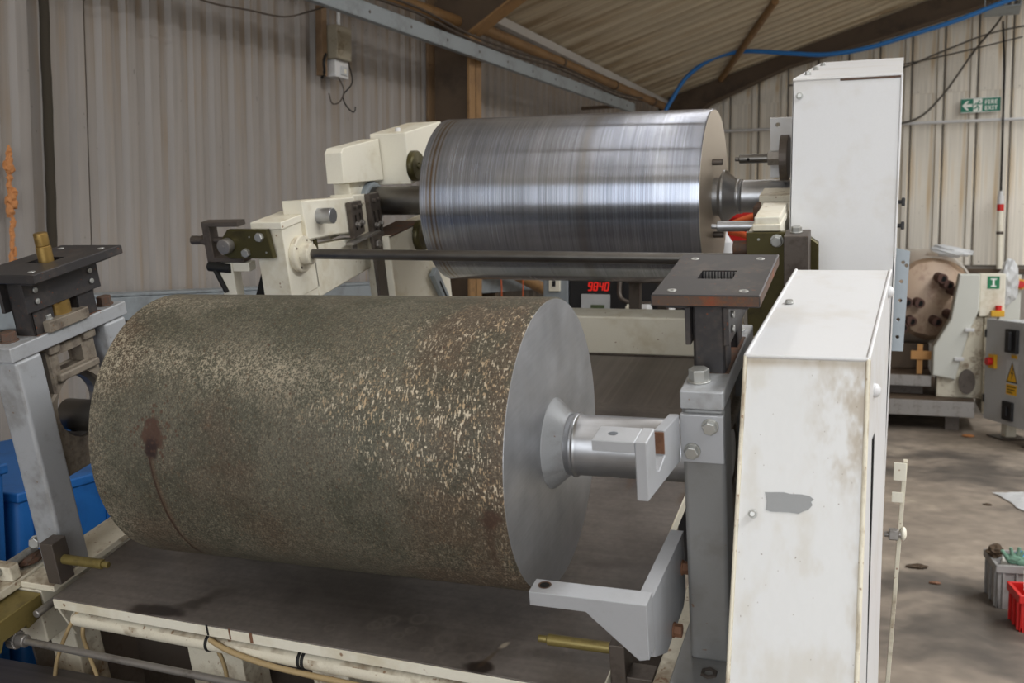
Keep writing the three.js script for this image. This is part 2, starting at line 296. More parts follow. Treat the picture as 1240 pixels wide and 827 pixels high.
function cyl(a, b, r, seg = 24, r2 = r) {
  const A = new THREE.Vector3(...a), B = new THREE.Vector3(...b), L = A.distanceTo(B), c = Math.min(0.0015, r * 0.2, L * 0.2);
  const g = new THREE.LatheGeometry([[1e-4, 0], [r - c, 0], [r, c], [r2, L - c], [r2 - c, L], [1e-4, L]].map(([x, y]) => new THREE.Vector2(x, y)), seg);
  const h = creased(g);
  h.applyQuaternion(new THREE.Quaternion().setFromUnitVectors(new THREE.Vector3(0, 1, 0), B.clone().sub(A).normalize()));
  return metric(h.translate(...a));
}
function tube(pts, r, seg = 48, rs = 8) {
  const c = new THREE.CatmullRomCurve3(pts.map((p) => new THREE.Vector3(...p)));
  return metric(new THREE.TubeGeometry(c, seg, r, rs));
}
// hexagon head with washer, made at the origin pointing along +z
function hexBolt(s = 0.02, h = 0.011, washer = true, shank = 0) {
  const out = [];
  const hex = new THREE.Shape(circlePts(0, 0, s / 2 / Math.cos(Math.PI / 6), 6, Math.PI / 6).map(([a, b]) => new THREE.Vector2(a, b)));
  const w = washer ? 0.0025 : 0;
  out.push(metric(new THREE.ExtrudeGeometry(hex, { depth: h - 0.0015, bevelEnabled: true, bevelThickness: 0.0015, bevelSize: 0.0015, bevelOffset: -0.0015, bevelSegments: 2 }).translate(0, 0, w)));
  if (washer) out.push(cyl([0, 0, 0], [0, 0, w], s * 0.68, 20));
  if (shank) out.push(cyl([0, 0, -shank], [0, 0, 0], s * 0.3, 12));
  return mergeGeometries(out);
}
function blob(r, seed, sx = 1, sy = 1, sz = 1, amp = 0.35, det = 3) {
  const g = new THREE.IcosahedronGeometry(r, det), p = g.attributes.position, v = new THREE.Vector3();
  for (let i = 0; i < p.count; i++) { v.fromBufferAttribute(p, i); const d = v.clone().normalize(), k = 1 + amp * (fbm((Math.atan2(d.z, d.x) / 6.2832 + 1) % 1, d.y * 0.5 + 0.5, 6, 6, seed, 3) - 0.5) * 2; p.setXYZ(i, v.x * k * sx, v.y * k * sy, v.z * k * sz); }
  g.computeVertexNormals();
  return metric(g);
}

// ---------------------------------------------------------------- scene helpers
const used = new Map();
function numbered(name) { const n = used.get(name) ?? 0; used.set(name, n + 1); return n ? name + '_' + String(n).padStart(3, '0') : name; }
const AL = 14 * D2R, CA = Math.cos(AL), SA = Math.sin(AL);
const frames = {
  W: { o: [0, 0, 0], rx: 0, ry: 0 },
  B: { o: [0, 0, 0], rx: 0, ry: BA },                      // the shed: x across, z towards the door
  F: { o: [-0.541, 1.278, -1.662], rx: AL, ry: 0 },        // front roll unit, inclined 14 degrees
  G: { o: [-0.508, 1.774, -3.029], rx: AL, ry: 0 },        // rear roll unit, the same incline
};
function place(o, fr, [x, y, z]) {
  const f = frames[fr], v = new THREE.Vector3(x, y, z).applyEuler(new THREE.Euler(f.rx, f.ry, 0));
  o.position.set(f.o[0] + v.x, f.o[1] + v.y, f.o[2] + v.z); o.rotation.set(f.rx, f.ry, 0);
}
const bases = new Map();
function thing(name, label, category, fr, base, group) {
  const o = new THREE.Group(); o.name = numbered(name); place(o, fr, base); scene.add(o); bases.set(o, base);
  o.userData = { label, category }; if (group) o.userData.group = group;
  return o;
}
function shade(m) { m.castShadow = m.receiveShadow = true; return m; }
function part(parent, name, geos, mat, label) {
  const b = bases.get(parent) ?? [0, 0, 0];
  let g = Array.isArray(geos) ? mergeGeometries(geos) : geos;
  if (b[0] || b[1] || b[2]) { g = g.clone(); g.translate(-b[0], -b[1], -b[2]); }
  const m = shade(new THREE.Mesh(g, mat)); m.name = name; parent.add(m); bases.set(m, b);
  if (label) m.userData.label = label;
  return m;
}
function solo(name, label, category, fr, base, geos, mat, group) { // a thing of one mesh
  let g = Array.isArray(geos) ? mergeGeometries(geos) : geos; g = g.clone(); g.translate(-base[0], -base[1], -base[2]);
  const m = shade(new THREE.Mesh(g, mat)); m.name = numbered(name); place(m, fr, base); scene.add(m);
  m.userData = { label, category }; if (group) m.userData.group = group;
  return m;
}
function struct(name, geos, mat, fr = 'B') {
  const m = shade(new THREE.Mesh(Array.isArray(geos) ? mergeGeometries(geos) : geos, mat)); m.name = name; place(m, fr, [0, 0, 0]); scene.add(m); m.userData.kind = 'structure';
  return m;
}
const boltCache = new Map();
function bolt(parent, at, dir, size = 0.02, mat = M.bolt, h = size * 0.55, name = 'hex_bolt', washer = true) {
  const key = [size, h, washer].join(); if (!boltCache.has(key)) boltCache.set(key, hexBolt(size, h, washer));
  const b = bases.get(parent) ?? [0, 0, 0], m = shade(new THREE.Mesh(boltCache.get(key), mat)); m.name = name;
  m.position.set(at[0] - b[0], at[1] - b[1], at[2] - b[2]); m.quaternion.setFromUnitVectors(new THREE.Vector3(0, 0, 1), new THREE.Vector3(...dir).normalize()); m.rotateZ((at[0] * 97 + at[1] * 31) % 1);
  parent.add(m); bases.set(m, b);
  return m;
}
const X = [1, 0, 0], Y = [0, 1, 0], Z = [0, 0, 1];

// ---------------------------------------------------------------- the setting: shed
const WL = -3.4, SF = 12.4, SB = -5;                         // left wall, far wall, back wall
const roofY = (l) => (l < 5.5 ? 3.47 + 0.30 * (l + 3.4) : 3.47 + 0.30 * 8.9 - 0.30 * (l - 5.5));
struct('floor', box(-3.8, 14.8, -0.12, 0, -SF - 0.3, -SB + 4.5, 0), M.floor);
const wallLeft = struct('wall_left', box(WL - 0.2, WL - 0.035, 0, 3.47, -SF - 0.2, -SB, 0), M.frameDark);
// a profiled sheet: trapezoid ribs along the wall, thin but with both faces
function ribbed(len, pitch, depth, thick) {
  const top = [], n = Math.round(len / pitch);
  for (let i = 0; i < n; i++) { const a = (i * len) / n, p = len / n; top.push([a, 0], [a + p * 0.34, 0], [a + p * 0.48, depth], [a + p * 0.86, depth]); }
  top.push([len, 0]);
  return [...top, ...top.slice().reverse().map(([a, d]) => [a, d - thick])];
}
{
  const prof = ribbed(0.85, 0.1417, 0.022, 0.004);
  const geo = prism('y', prof.map(([a, d]) => [d, -a]), 0.0, 3.48, 0);
  for (let k = 0; k < 20; k++) {
    const s = -4.416 + k * 0.8575 + 0.004; if (s + 0.85 > SF) break;
    const m = part(wallLeft, 'panel', geo, M.wallSheet); m.position.set(WL - 0.03, 0, -s);
  }
}
const wallFar = struct('wall_far', box(-3.6, 14.6, 0, 6.2, -SF - 0.25, -SF - 0.06, 0), M.concreteWall);
{
  const P = 0.335, flat = prism('y', [[0, 0], [0.012, 0.012], [0.245, 0.012], [0.258, 0.034], [0.300, 0.034], [0.313, 0], [0.313, -0.01], [0, -0.01]], 0, 1, 0);
  for (let k = 0; k < 18; k++) {
    const l = -3.42 + k * P + 0.065, lap = 3.40, top = Math.min(roofY(l), roofY(l + P)) + 0.02;
    const lo = part(wallFar, 'panel', flat, M.farSheet); lo.position.set(l, 1.50, -SF - 0.04); lo.scale.set(1, lap - 1.5, 1);
    const hi = part(wallFar, 'panel', flat, M.farSheet); hi.position.set(l, lap - 0.015, -SF - 0.034); hi.scale.set(1, top - lap, 1);
  }
  part(wallFar, 'plinth', box(-3.4, 6, 0, 1.42, -SF - 0.06, -SF + 0.04, 0), M.concreteWall, 'bare block plinth below the sheets');
  part(wallFar, 'ledge', box(-3.4, 6, 1.42, 1.46, -SF - 0.06, -SF + 0.08, 0), M.frameDark, 'dark rail under the sheets');
}
struct('wall_right', box(14.4, 14.6, 0, 3.6, -SF - 0.2, -SB, 0), M.concreteWall);
struct('wall_back', [box(-3.6, -2.1, 0, 3.9, -SB, -SB + 0.2, 0), box(3.9, 14.6, 0, 3.9, -SB, -SB + 0.2, 0), box(-3.6, 14.6, 3.8, 6.2, -SB, -SB + 0.2, 0)], M.concreteWall);
{ // roof slabs, with added translucent roof lights out of view in each pitch
  const slab = (l0, l1, s0, s1) => { const y0 = roofY(l0), y1 = roofY(l1), g = prism('z', [[l0, y0], [l1, y1], [l1, y1 + 0.07], [l0, y0 + 0.07]], -s1, -s0, 0); return g; };
  const roof = struct('ceiling', [slab(-3.75, 1.6, SB, SF + 0.2), ...[SB, ...ADDED_ROOF_LIGHTS.map((r) => r[1])].map((s, i) => slab(1.6, 5.0, s, ADDED_ROOF_LIGHTS[i]?.[0] ?? SF + 0.2)), slab(5.0, 5.5, SB, SF + 0.2), slab(5.5, 8.3, SB, SF + 0.2), slab(9.3, 14.9, SB, SF + 0.2), slab(8.3, 9.3, 11, SF + 0.2)], M.roofSheet);
  for (const [a, b] of ADDED_ROOF_LIGHTS) part(roof, 'added_roof_light', slab(1.6, 5.0, a, b), M.addedRoofLight); part(roof, 'added_roof_light', slab(8.3, 9.3, SB, 11), M.addedRoofLight);
  const prof = ribbed(1.0, 0.2, 0.02, 0.004), len = Math.hypot(1, 0.30);
  const mk = (l0, l1) => { const L = (l1 - l0) * len, g = prism('x', prof.map(([a, d]) => [-a, -d - 0.004]), 0, L, 0); g.rotateZ(Math.atan(0.30)); g.translate(l0, roofY(l0), 0); return g; };
  const g1 = mk(-3.4, -1.0), g2 = mk(-1.02, 1.58);
  for (let k = 0; k < 8; k++) { const s = 4.55 + k * 1.005; part(roof, 'panel', g1, M.roofSheet).position.set(0, -0.012, -s); part(roof, 'panel', g2, M.roofSheet).position.set(0, -0.004, -s); }
}
struct('trim_1', box(WL - 0.02, WL + 0.05, 3.36, 3.43, -SF, -1, 0.005), M.white);           // pale flashing at the eave
{ // steel frame: stanchion and rafter part way along, and the rafter against the far wall
  for (const [s, nm] of [[6.3, 'column_1'], [12.05, 'column_2']]) {
    const c = struct(nm, box(WL + 0.03, WL + 0.33, 0, 3.3, -s - 0.01, -s + 0.01, 0), M.frameDark);
    part(c, 'flange', box(WL + 0.31, WL + 0.33, 0, 3.05, -s - 0.09, -s + 0.09, 0.003), M.pipe);
    part(c, 'flange', box(WL + 0.0, WL + 0.02, 0, 3.35, -s - 0.09, -s + 0.09, 0.003), M.frame);
    const low = s < 10 ? [[-3.13, 3.05], [-2.62, 3.36], [-1.6, 3.62], [2.5, 4.8]] : [[-3.2, 3.08], [-2.86, 3.36], [-1.97, 3.72], [-0.785, 4.0], [0.2, 4.25], [2.5, 4.92]];
    const up = [[2.5, roofY(2.5) - 0.03], [-3.35, roofY(-3.35) - 0.03], [-3.35, 3.05]];
    const r = struct(nm.replace('column', 'beam'), prism('z', [...low, ...up], -s - 0.011, -s + 0.011, 0), M.frameDark);
    for (let i = 0; i + 1 < low.length; i++) {
      const [a, b] = low[i], [c2, d] = low[i + 1], L = Math.hypot(c2 - a, d - b), g = box(0, L, -0.014, 0, -0.08, 0.08, 0.002); g.rotateZ(Math.atan2(d - b, c2 - a)); g.translate(a, b, -s);
      part(r, 'flange', g, s < 10 ? M.pipe : M.frameDark);
    }
  }
}

// ---------------------------------------------------------------- front roll unit (frame F: x along the roll, y square to the table, z towards the viewer)
{
  const t = thing('process_roll', 'large steel roll with worn olive-brown rust-spotted coating, nearest on the steel table', 'roller', 'F', [-0.39, -0.25, 0]);
  t.rotation.z = 0.41 * D2R;
  // shell: u along the axis, v = angle / 360 measured from the viewer's side upwards
  const N = 128, R = 0.25, L = 0.78, prof = [[-L, R - 0.004], [-L + 0.004, R], [-0.003, R], [0, R - 0.003]], pos = [], uv = [], idx = [], nor = [];
  for (const [i, [x, r]] of prof.entries()) for (let k = 0; k <= N; k++) { const a = (k / N) * 2 * Math.PI; pos.push(x, r * Math.sin(a), r * Math.cos(a)); nor.push(i === 0 ? -0.4 : i === 3 ? 0.4 : 0, Math.sin(a), Math.cos(a)); uv.push((x + L) / L, k / N); }
  for (let i = 0; i < 3; i++) for (let k = 0; k < N; k++) { const a = i * (N + 1) + k, b = a + N + 1; idx.push(a, b, a + 1, b, b + 1, a + 1); }
  const g = new THREE.BufferGeometry(); g.setAttribute('position', new THREE.Float32BufferAttribute(pos, 3)); g.setAttribute('normal', new THREE.Float32BufferAttribute(nor, 3)); g.setAttribute('uv', new THREE.Float32BufferAttribute(uv, 2)); g.setIndex(idx);
  part(t, 'shell', g, M.frontRoll, 'worn olive-brown coating with rust stains');
  part(t, 'end_face', lathe([[-0.01, 0.248], [0.0005, 0.2472], [0.0005, 0.07]], 0, 0, 128), M.disc, 'bare turned steel end face');
  part(t, 'end_face', lathe([[-0.7795, 0.05], [-0.7795, 0.2465], [-0.77, 0.247]], 0, 0, 96), M.disc);
  part(t, 'hub_flare', lathe([[0.0005, 0.078], [0.003, 0.077], [0.028, 0.055], [0.03, 0.05]], 0, 0, 64), M.silver, 'dull grey conical weld collar');
  part(t, 'journal', lathe([[0.02, 0.04], [0.028, 0.052], [0.038, 0.053], [0.040, 0.0555], [0.043, 0.0555], [0.045, 0.0525], [0.05, 0.0515], [0.245, 0.0515], [0.25, 0.04], [0.30, 0.04], [0.3, 0.001]], 0, 0, 64), M.chrome, 'bright stepped shaft end');
  part(t, 'journal', lathe([[-1.062, 0.001], [-1.062, 0.031], [-1.06, 0.033], [-0.81, 0.033], [-0.81, 0.052], [-0.78, 0.055]], 0, 0, 48), M.shaftDark);
}
function rollStand(label, cu, dv, mirror) {   // cu: middle of the stand; dv: height shift; mirror: +1 faces the roll to +x
  const t = thing('roll_stand', label, 'machine stand', 'F', [cu, -0.28 + dv, 0]);
  const u0 = cu - 0.0315, u1 = cu + 0.0315, vb = 0.144 + dv, vt = 0.173 + dv;
  part(t, 'cross_beam', box(u0, u1, vb, vt, -0.16, 0.16, 0.003), mirror > 0 ? M.silver : M.silver);
  const pm = mirror > 0 ? M.silver : M.postGrey;
  part(t, 'post', box(u0, u1, -0.285, vb, 0.088, 0.153, 0.008), pm); part(t, 'post', box(u0, u1, -0.285, vb, -0.152, -0.09, 0.008), pm);
  part(t, 'foot_plate', mirror > 0 ? box(u0 - 0.015, u1 + 0.006, -0.297, -0.283, -0.16, 0.2, 0.002) : box(u0 - 0.02, u1 + 0.02, -0.297, -0.283, -0.22, 0.22, 0.002), mirror > 0 ? M.creamDirty : pm);
  bolt(t, [cu - 0.01, vt, 0.118], Y, 0.026, mirror > 0 ? M.rustySteel : M.bolt, 0.017); bolt(t, [cu + 0.005, vt, -0.128], Y, 0.026, mirror > 0 ? M.rustySteel : M.bolt, 0.017);
  const pl = part(t, 'rust_patch', box(u0 + 0.003, u1 - 0.003, vt, vt + 0.0012, -0.09, 0.085, 0.0005), M.rustySteel, 'rust bloom on the beam top');
  for (const [a, b] of [[0.03, 0.085], [-0.085, -0.035]]) part(t, 'pillar', [box(u0 + 0.012, u1 - 0.012, vt, 0.281 + dv, a, a + 0.004, 0.001), box(u0 + 0.008, u0 + 0.013, vt, 0.281 + dv, a, b, 0.001), box(u1 - 0.013, u1 - 0.008, vt, 0.281 + dv, a, b, 0.001), box(u0 + 0.008, u1 - 0.008, vt, 0.281 + dv, b - 0.004, b, 0.001)], M.blackSteel);
  for (const s of [-1, 1]) {
    const a = s < 0 ? u0 - 0.0005 : u1 - 0.0075;
    const c = part(t, 'angle_cleat', [box(a, a + 0.008, 0.222 + dv, 0.283 + dv, -0.10, 0.10, 0.001), box(s < 0 ? a - 0.028 : a, s < 0 ? a + 0.008 : a + 0.036, 0.278 + dv, 0.284 + dv, -0.11, 0.1, 0.001)], M.blackSteel);
    for (const w of [0.072, -0.075]) for (const v of [0.24, 0.262]) part(t, 'cap_screw', [cyl([s < 0 ? a : a + 0.008, v + dv, w], [s < 0 ? a - 0.004 : a + 0.012, v + dv, w], 0.0055, 14), cyl([s < 0 ? a - 0.0035 : a + 0.0115, v + dv, w], [s < 0 ? a - 0.0042 : a + 0.0122, v + dv, w], 0.0028, 6)], M.bolt);
  }
  const w0 = -0.13, w1 = 0.112, hu = 0.028;
  part(t, 'plate_edge', [box(cu - 0.0765, cu + 0.0765, 0.286 + dv, 0.300 + dv, w1 - 0.002, w1 + 0.0003, 0), box(cu + 0.076, cu + 0.0783, 0.286 + dv, 0.300 + dv, w0 + 0.002, w1 - 0.002, 0)], mirror > 0 ? M.blackSteel : M.rustySteel, mirror > 0 ? undefined : 'rust-bitten plate edge');
  part(t, 'top_plate', prism('y', [[cu - 0.078, w0], [cu + 0.078, w0], [cu + 0.078, w1], [cu - 0.078, w1]], 0.284 + dv, 0.302 + dv, 0.0015, [[[cu - hu, -0.028], [cu + hu, -0.028], [cu + hu, 0.024], [cu - hu, 0.024]]]), M.blackSteel, 'blackened steel plate with a square window');
  for (const [a, b] of [[-0.052, 0.088], [0.052, 0.088], [-0.052, -0.1], [0.052, -0.1]]) part(t, 'countersunk_screw', lathe([[0, 0.007], [0.0008, 0.0065], [0.0006, 0.003], [-0.002, 0.0028], [-0.002, 0.001]], 0, 0, 18).rotateZ(Math.PI / 2).translate(cu + a, 0.302 + dv, b), M.bolt);
  // sliding bearing housing between the posts
  const win = [[-0.034, 0.082], [0.04, 0.082], [0.04, 0.122], [-0.034, 0.122]];
  part(t, 'bearing_housing', [prism('x', [[-0.085, -0.13], [0.085, -0.13], [0.085, 0.03], [0.062, 0.045], [0.062, 0.13], [0.05, 0.142], [0.02, 0.135], [-0.02, 0.135], [-0.05, 0.142], [-0.07, 0.13], [-0.07, 0.045], [-0.085, 0.03]].map(([a, b]) => [a, b + dv]), cu - 0.024, cu + 0.014, 0.004, [circlePts(0, dv, 0.072, 28), win.map(([a, b]) => [a, b + dv])]), box(cu - 0.026, cu + 0.022, 0.124 + dv, 0.142 + dv, 0.03, 0.06, 0.004), box(cu - 0.026, cu + 0.022, 0.124 + dv, 0.142 + dv, -0.07, -0.035, 0.004), box(cu - 0.026, cu + 0.026, 0.066 + dv, 0.082 + dv, -0.06, 0.05, 0.004)], M.castIron, 'dirty cast bearing housing');
  part(t, 'bearing_ring', prism('x', circlePts(0, dv, 0.072, 28), cu - 0.022, cu - 0.004, 0.001, [circlePts(0, dv, 0.06, 24)]), M.steel);
  return t;
}
const leftStand = rollStand('left roll stand with a brass screw standing up through its black top plate', -1.032, 0.021, 1);
{
  const t = leftStand, c = -1.032;
  part(t, 'jack_screw', [cyl([c + 0.004, 0.235, 0.0], [c + 0.004, 0.352, 0.0], 0.0145, 28), cyl([c + 0.004, 0.352, 0], [c + 0.004, 0.378, 0], 0.0135, 28)], M.brass, 'tarnished brass jacking screw');
  part(t, 'jack_nut', cyl([c + 0.004, 0.19, 0], [c + 0.004, 0.262, 0], 0.026, 28), M.brass, 'fat brass nut between the pillars');
  const k = part(t, 'clamp_bar', box(c + 0.006, c + 0.04, 0.194, 0.216, -0.045, 0.062, 0.002), M.castIron, 'loose steel clamp bar'); bolt(t, [c + 0.022, 0.216, 0.045], Y, 0.013, M.bolt, 0.008);
  part(t, 'guide_block', box(-1.004, -0.972, -0.278, -0.19, 0.162, 0.2, 0.002), M.darkSteel, 'steel block at the foot');
  part(t, 'guide_pin', [cyl([-0.972, -0.232, 0.18], [-0.876, -0.232, 0.18], 0.0098, 16), cyl([-0.876, -0.232, 0.18], [-0.862, -0.232, 0.18], 0.0065, 12)], M.oliveLight, 'threaded olive pin');
}
const rightStand = rollStand('right roll stand with an empty square window in its black top plate', 0.2815, 0, -1);
{ // stepped flame-cut wall inside the window
  const R = rng(9), g = [];
  for (let i = 0; i < 11; i++) g.push(box(0.256 + i * 0.0048, 0.2585 + i * 0.0048, 0.285, 0.300, -0.0275, -0.0255 + R() * 0.003, 0));
  part(rightStand, 'cut_ridges', g, M.steel);
  part(rightStand, 'guide_block', [box(0.133, 0.158, -0.36, -0.242, 0.155, 0.205, 0.002)], M.darkSteel, 'steel block beside the table edge');
  part(rightStand, 'guide_arm', box(0.15, 0.199, -0.33, -0.3, 0.16, 0.2, 0.002), M.darkSteel);
  part(rightStand, 'guide_pin', [cyl([0.133, -0.266, 0.178], [0.022, -0.266, 0.178], 0.0095, 16), cyl([0.022, -0.266, 0.178], [0.006, -0.266, 0.178], 0.006, 12)], M.oliveLight, 'threaded olive pin');
  part(rightStand, 'hex_socket', lathe([[0, 0.014], [0.003, 0.013], [0.003, 0.008], [-0.004, 0.0075], [-0.004, 0.001]], 0, 0, 6).rotateZ(Math.PI / 2).translate(0.285, -0.283, 0.185), M.darkSteel);
}
{ // upper forked bracket
  const t = thing('fork_bracket', 'silver forked bracket with a V slot bolted high on the right grey post', 'bracket', 'F', [0.249, 0.06, 0.2]);
  part(t, 'flange', box(0.25, 0.3125, 0.062, 0.137, 0.1535, 0.163, 0.0015), M.silverClean);
  part(t, 'fork_plate', prism('x', [[0.163, 0.137], [0.262, 0.153], [0.264, 0.118], [0.300, 0.112], [0.318, 0.120], [0.319, 0.181], [0.367, 0.181], [0.367, 0.10], [0.163, 0.064]], 0.234, 0.2495, 0.0012), M.silverClean);
  part(t, 'arm', prism('y', [[0.178, 0.32], [0.234, 0.32], [0.234, 0.367], [0.178, 0.367]], 0.1655, 0.181, 0.001, [circlePts(0.2, 0.343, 0.0075, 16)]), M.silverClean);
  part(t, 'worn_edge', box(0.2345, 0.249, 0.1195, 0.1515, 0.2625, 0.2648, 0.0003), M.rustBolt, 'bare rusty edge of the slot');
  bolt(t, [0.294, 0.121, 0.163], Z, 0.018); bolt(t, [0.267, 0.081, 0.163], Z, 0.018);
}
{ // lower bracket
  const t = thing('arm_bracket', 'silver bracket with a long drilled arm low on the right grey post', 'bracket', 'F', [0.23, -0.21, 0.2]);
  part(t, 'side_plate', prism('x', [[0.3162, -0.076], [0.095, -0.090], [0.095, -0.2], [0.116, -0.215], [0.243, -0.214], [0.3162, -0.171]], 0.214, 0.2349, 0.0004), M.silverClean);
  part(t, 'arm', prism('z', [[0.066, -0.066], [0.235, -0.066], [0.235, -0.152], [0.221, -0.156], [0.157, -0.097], [0.148, -0.088], [0.066, -0.088]], 0.316, 0.351, 0.0008), M.silverClean);
  part(t, 'arm_hole', lathe([[0.0004, 0.0098], [0.0008, 0.0088], [0.0003, 0.0078], [0.0002, 0.007]], 0, 0, 20).rotateZ(Math.PI / 2).translate(0.083, -0.066, 0.33), M.rustySteel, 'rusty drilled hole'); part(t, 'hole_bottom', cyl([0.083, -0.0665, 0.33], [0.083, -0.0657, 0.33], 0.0073, 18), M.hole);
  for (const [v, w] of [[-0.142, 0.118], [-0.205, 0.196]]) bolt(t, [0.235, v, w], X, 0.018, M.rustBolt, 0.0115);
}
{ // table
  const t = thing('steel_table', 'dark stained sheet-steel table with a cream front edge under the coated roll', 'table', 'F', [-0.42, -0.33, -0.5]);
  const top = [[-0.987, 0.213], [0.128, 0.25], [0.136, -1.30], [-1.026, -1.30]];
  const g = prism('y', top, -0.303, -0.3, 0.0005), p = g.attributes.position, uv = g.attributes.uv;
  for (let i = 0; i < p.count; i++) uv.setXY(i, (p.getX(i) + 1.03) / 1.2, (0.27 - p.getZ(i)) / 1.2);
  part(t, 'table_top', g, M.table, 'dark stained steel sheet');
  const front = box(-0.562, 0.56, -0.3235, -0.3035, -0.006, 0.001, 0.001); front.rotateY(Math.atan2(-0.037, 1.12)); front.translate(-0.427, 0, 0.2315);
  part(t, 'front_edge', front, M.cream, 'chipped cream edge strip');
  part(t, 'end_gusset', prism('x', [[0.21, -0.304], [0.21, -0.33], [0.185, -0.40], [0.16, -0.304]], -0.986, -0.98, 0.001), M.creamDirty);
  part(t, 'side_edge', [box(0.1285, 0.1315, -0.325, -0.298, -1.28, 0.24, 0.001).rotateY(0)], M.cream); part(t, 'side_edge', box(-1.0285, -1.0262, -0.325, -0.3005, -1.28, -0.8, 0.001), M.cream);
  // rust runs over the front edge
  for (const [u, w2, m] of [[-0.62, 0.004, M.rubber], [-0.57, 0.003, M.rustBolt], [-0.525, 0.006, M.rustBolt]]) part(t, 'rust_run', box(u, u + w2, -0.3215, -0.2995, 0.2325 + (u + 0.427) * 0.033, 0.2338 + (u + 0.427) * 0.033, 0.0003), m);
}
{ // welded frame below
  const t = thing('machine_bed', 'cream welded machine bed with dirty rails beneath the dark steel table', 'machine bed', 'F', [-0.4, -1.2, -0.5]);
  part(t, 'side_rail', box(-1.115, -1.045, -0.42, -0.298, -0.8, 0.20, 0.004), M.creamDirty); part(t, 'side_rail', box(0.2, 0.325, -0.42, -0.299, -0.75, 0.3, 0.004), M.creamDirty);
  part(t, 'cream_rail', box(-1.045, -1.03, -0.33, -0.2985, -0.8, 0.2, 0.002), M.cream); 
  part(t, 'guide_bar', cyl([-1.012, -0.325, -0.8], [-1.012, -0.325, 0.24], 0.008, 16), M.steel);
  part(t, 'cross_beam', box(-0.955, 0.12, -0.299, -0.181, -1.40, -1.31, 0.006), M.cream, 'clean cream box beam across the back');
  part(t, 'beam_lip', box(-0.95, 0.12, -0.31, -0.296, -1.31, -1.302, 0.001), M.darkSteel);
  for (const [u, w] of [[-1.08, 0.1], [-1.08, -0.7], [0.26, 0.1], [0.25, -0.66]]) part(t, 'leg', box(u - 0.035, u + 0.035, -1.317 + 0.249 * w + 0.03, -0.42, w - 0.035, w + 0.035, 0.004), M.creamDirty);
  part(t, 'inner_panel', box(-1.03, -0.5, -0.95, -0.36, -0.02, -0.01, 0.001), M.darkSteel, 'dark inner panel');
  for (const u of [-0.9, 0.05]) part(t, 'leg', box(u - 0.03, u + 0.03, -1.62, -0.299, -1.39, -1.32, 0.003), M.cream);
  part(t, 'skirt_panel', box(-1.118, -1.112, -1.25, -0.42, -0.8, 0.18, 0.001), M.darkSteel, 'dark side skirt');
  part(t, 'inner_panel', box(-0.5, 0.2, -0.95, -0.40, -0.14, -0.13, 0.001), M.darkSteel);
  part(t, 'support_block', box(-0.79, -0.66, -0.6, -0.375, 0.02, 0.1, 0.003), M.creamDirty); part(t, 'support_block', box(-0.5, -0.42, -0.6, -0.375, 0.02, 0.1, 0.003), M.creamDirty);
}
{
  const t = thing('air_pipe', 'dirty cream pipe with black ties under the front edge of the table', 'pipe', 'F', [-0.42, -0.36, 0.195]);
  part(t, 'pipe', cyl([-0.955, -0.3485, 0.2], [0.12, -0.3485, 0.236], 0.0155, 24), M.creamDirty);
  for (const u of [-0.63, -0.43, -0.422]) part(t, 'cable_tie', lathe([[-0.003, 0.0158], [-0.003, 0.0172], [0.003, 0.0172], [0.003, 0.0158]], -0.3485, 0.2 + (u + 0.955) * 0.0335, 24, u), M.rubber);
  part(t, 'hose', tube([[-0.62, -0.334, 0.222], [-0.58, -0.342, 0.232], [-0.5, -0.356, 0.237], [-0.4, -0.364, 0.238], [-0.2, -0.369, 0.242], [0.1, -0.372, 0.248]], 0.0055, 40), M.hoseCream, 'thin yellowed hose tied along the pipe');
}
for (const [lab, pts] of [['yellowed hose hanging straight in front of the left end of the cream pipe', [[-0.93, -0.31, 0.19], [-0.96, -0.36, 0.215], [-1.0, -0.43, 0.225], [-1.03, -0.49, 0.22]]], ['yellowed hose curling down beside the table corner gusset', [[-0.925, -0.33, 0.19], [-0.935, -0.37, 0.21], [-0.94, -0.42, 0.205], [-0.935, -0.49, 0.2]]], ['yellowed hose hanging below the black-tied middle of the cream pipe', [[-0.72, -0.36, 0.15], [-0.69, -0.38, 0.15], [-0.665, -0.43, 0.15], [-0.665, -0.5, 0.15], [-0.69, -0.56, 0.15]]]])
  solo('hanging_hose', lab, 'hose', 'F', pts[0], tube(pts, 0.0042, 24), M.hoseCream);
{
  const t = thing('pinion_shaft', 'thin steel shaft with a toothed pinion at the bottom left', 'shaft', 'F', [-0.7, -0.37, 0.29]);
  part(t, 'rod', cyl([-1.03, -0.362, 0.274], [0.1, -0.362, 0.312], 0.0068, 16), M.steel);
  const teeth = []; for (let i = 0; i < 44; i++) { const a = (i / 44) * 2 * Math.PI, r = i % 2 ? 0.0155 : 0.0185; teeth.push([r * Math.cos(a) + 0.274, r * Math.sin(a) - 0.362]); }
  part(t, 'pinion', prism('x', teeth, -1.05, -1.032, 0.001), M.steel); part(t, 'collar', cyl([-1.032, -0.362, 0.274], [-1.012, -0.362, 0.2747], 0.0125, 20), M.steel);
}
{
  const t = thing('rack_guide', 'olive passivated rack guide block beside the pinion at the left edge', 'guide block', 'F', [-1.06, -0.35, 0.3]);
  part(t, 'block', prism('x', [[0.205, -0.30], [0.6, -0.30], [0.6, -0.36], [0.32, -0.36], [0.31, -0.343], [0.255, -0.343], [0.25, -0.352], [0.205, -0.345]], -1.10, -1.026, 0.002), M.oliveLight);
  part(t, 'slide_strip', box(-1.095, -1.075, -0.2995, -0.286, 0.305, 0.6, 0.002), M.steel);
}
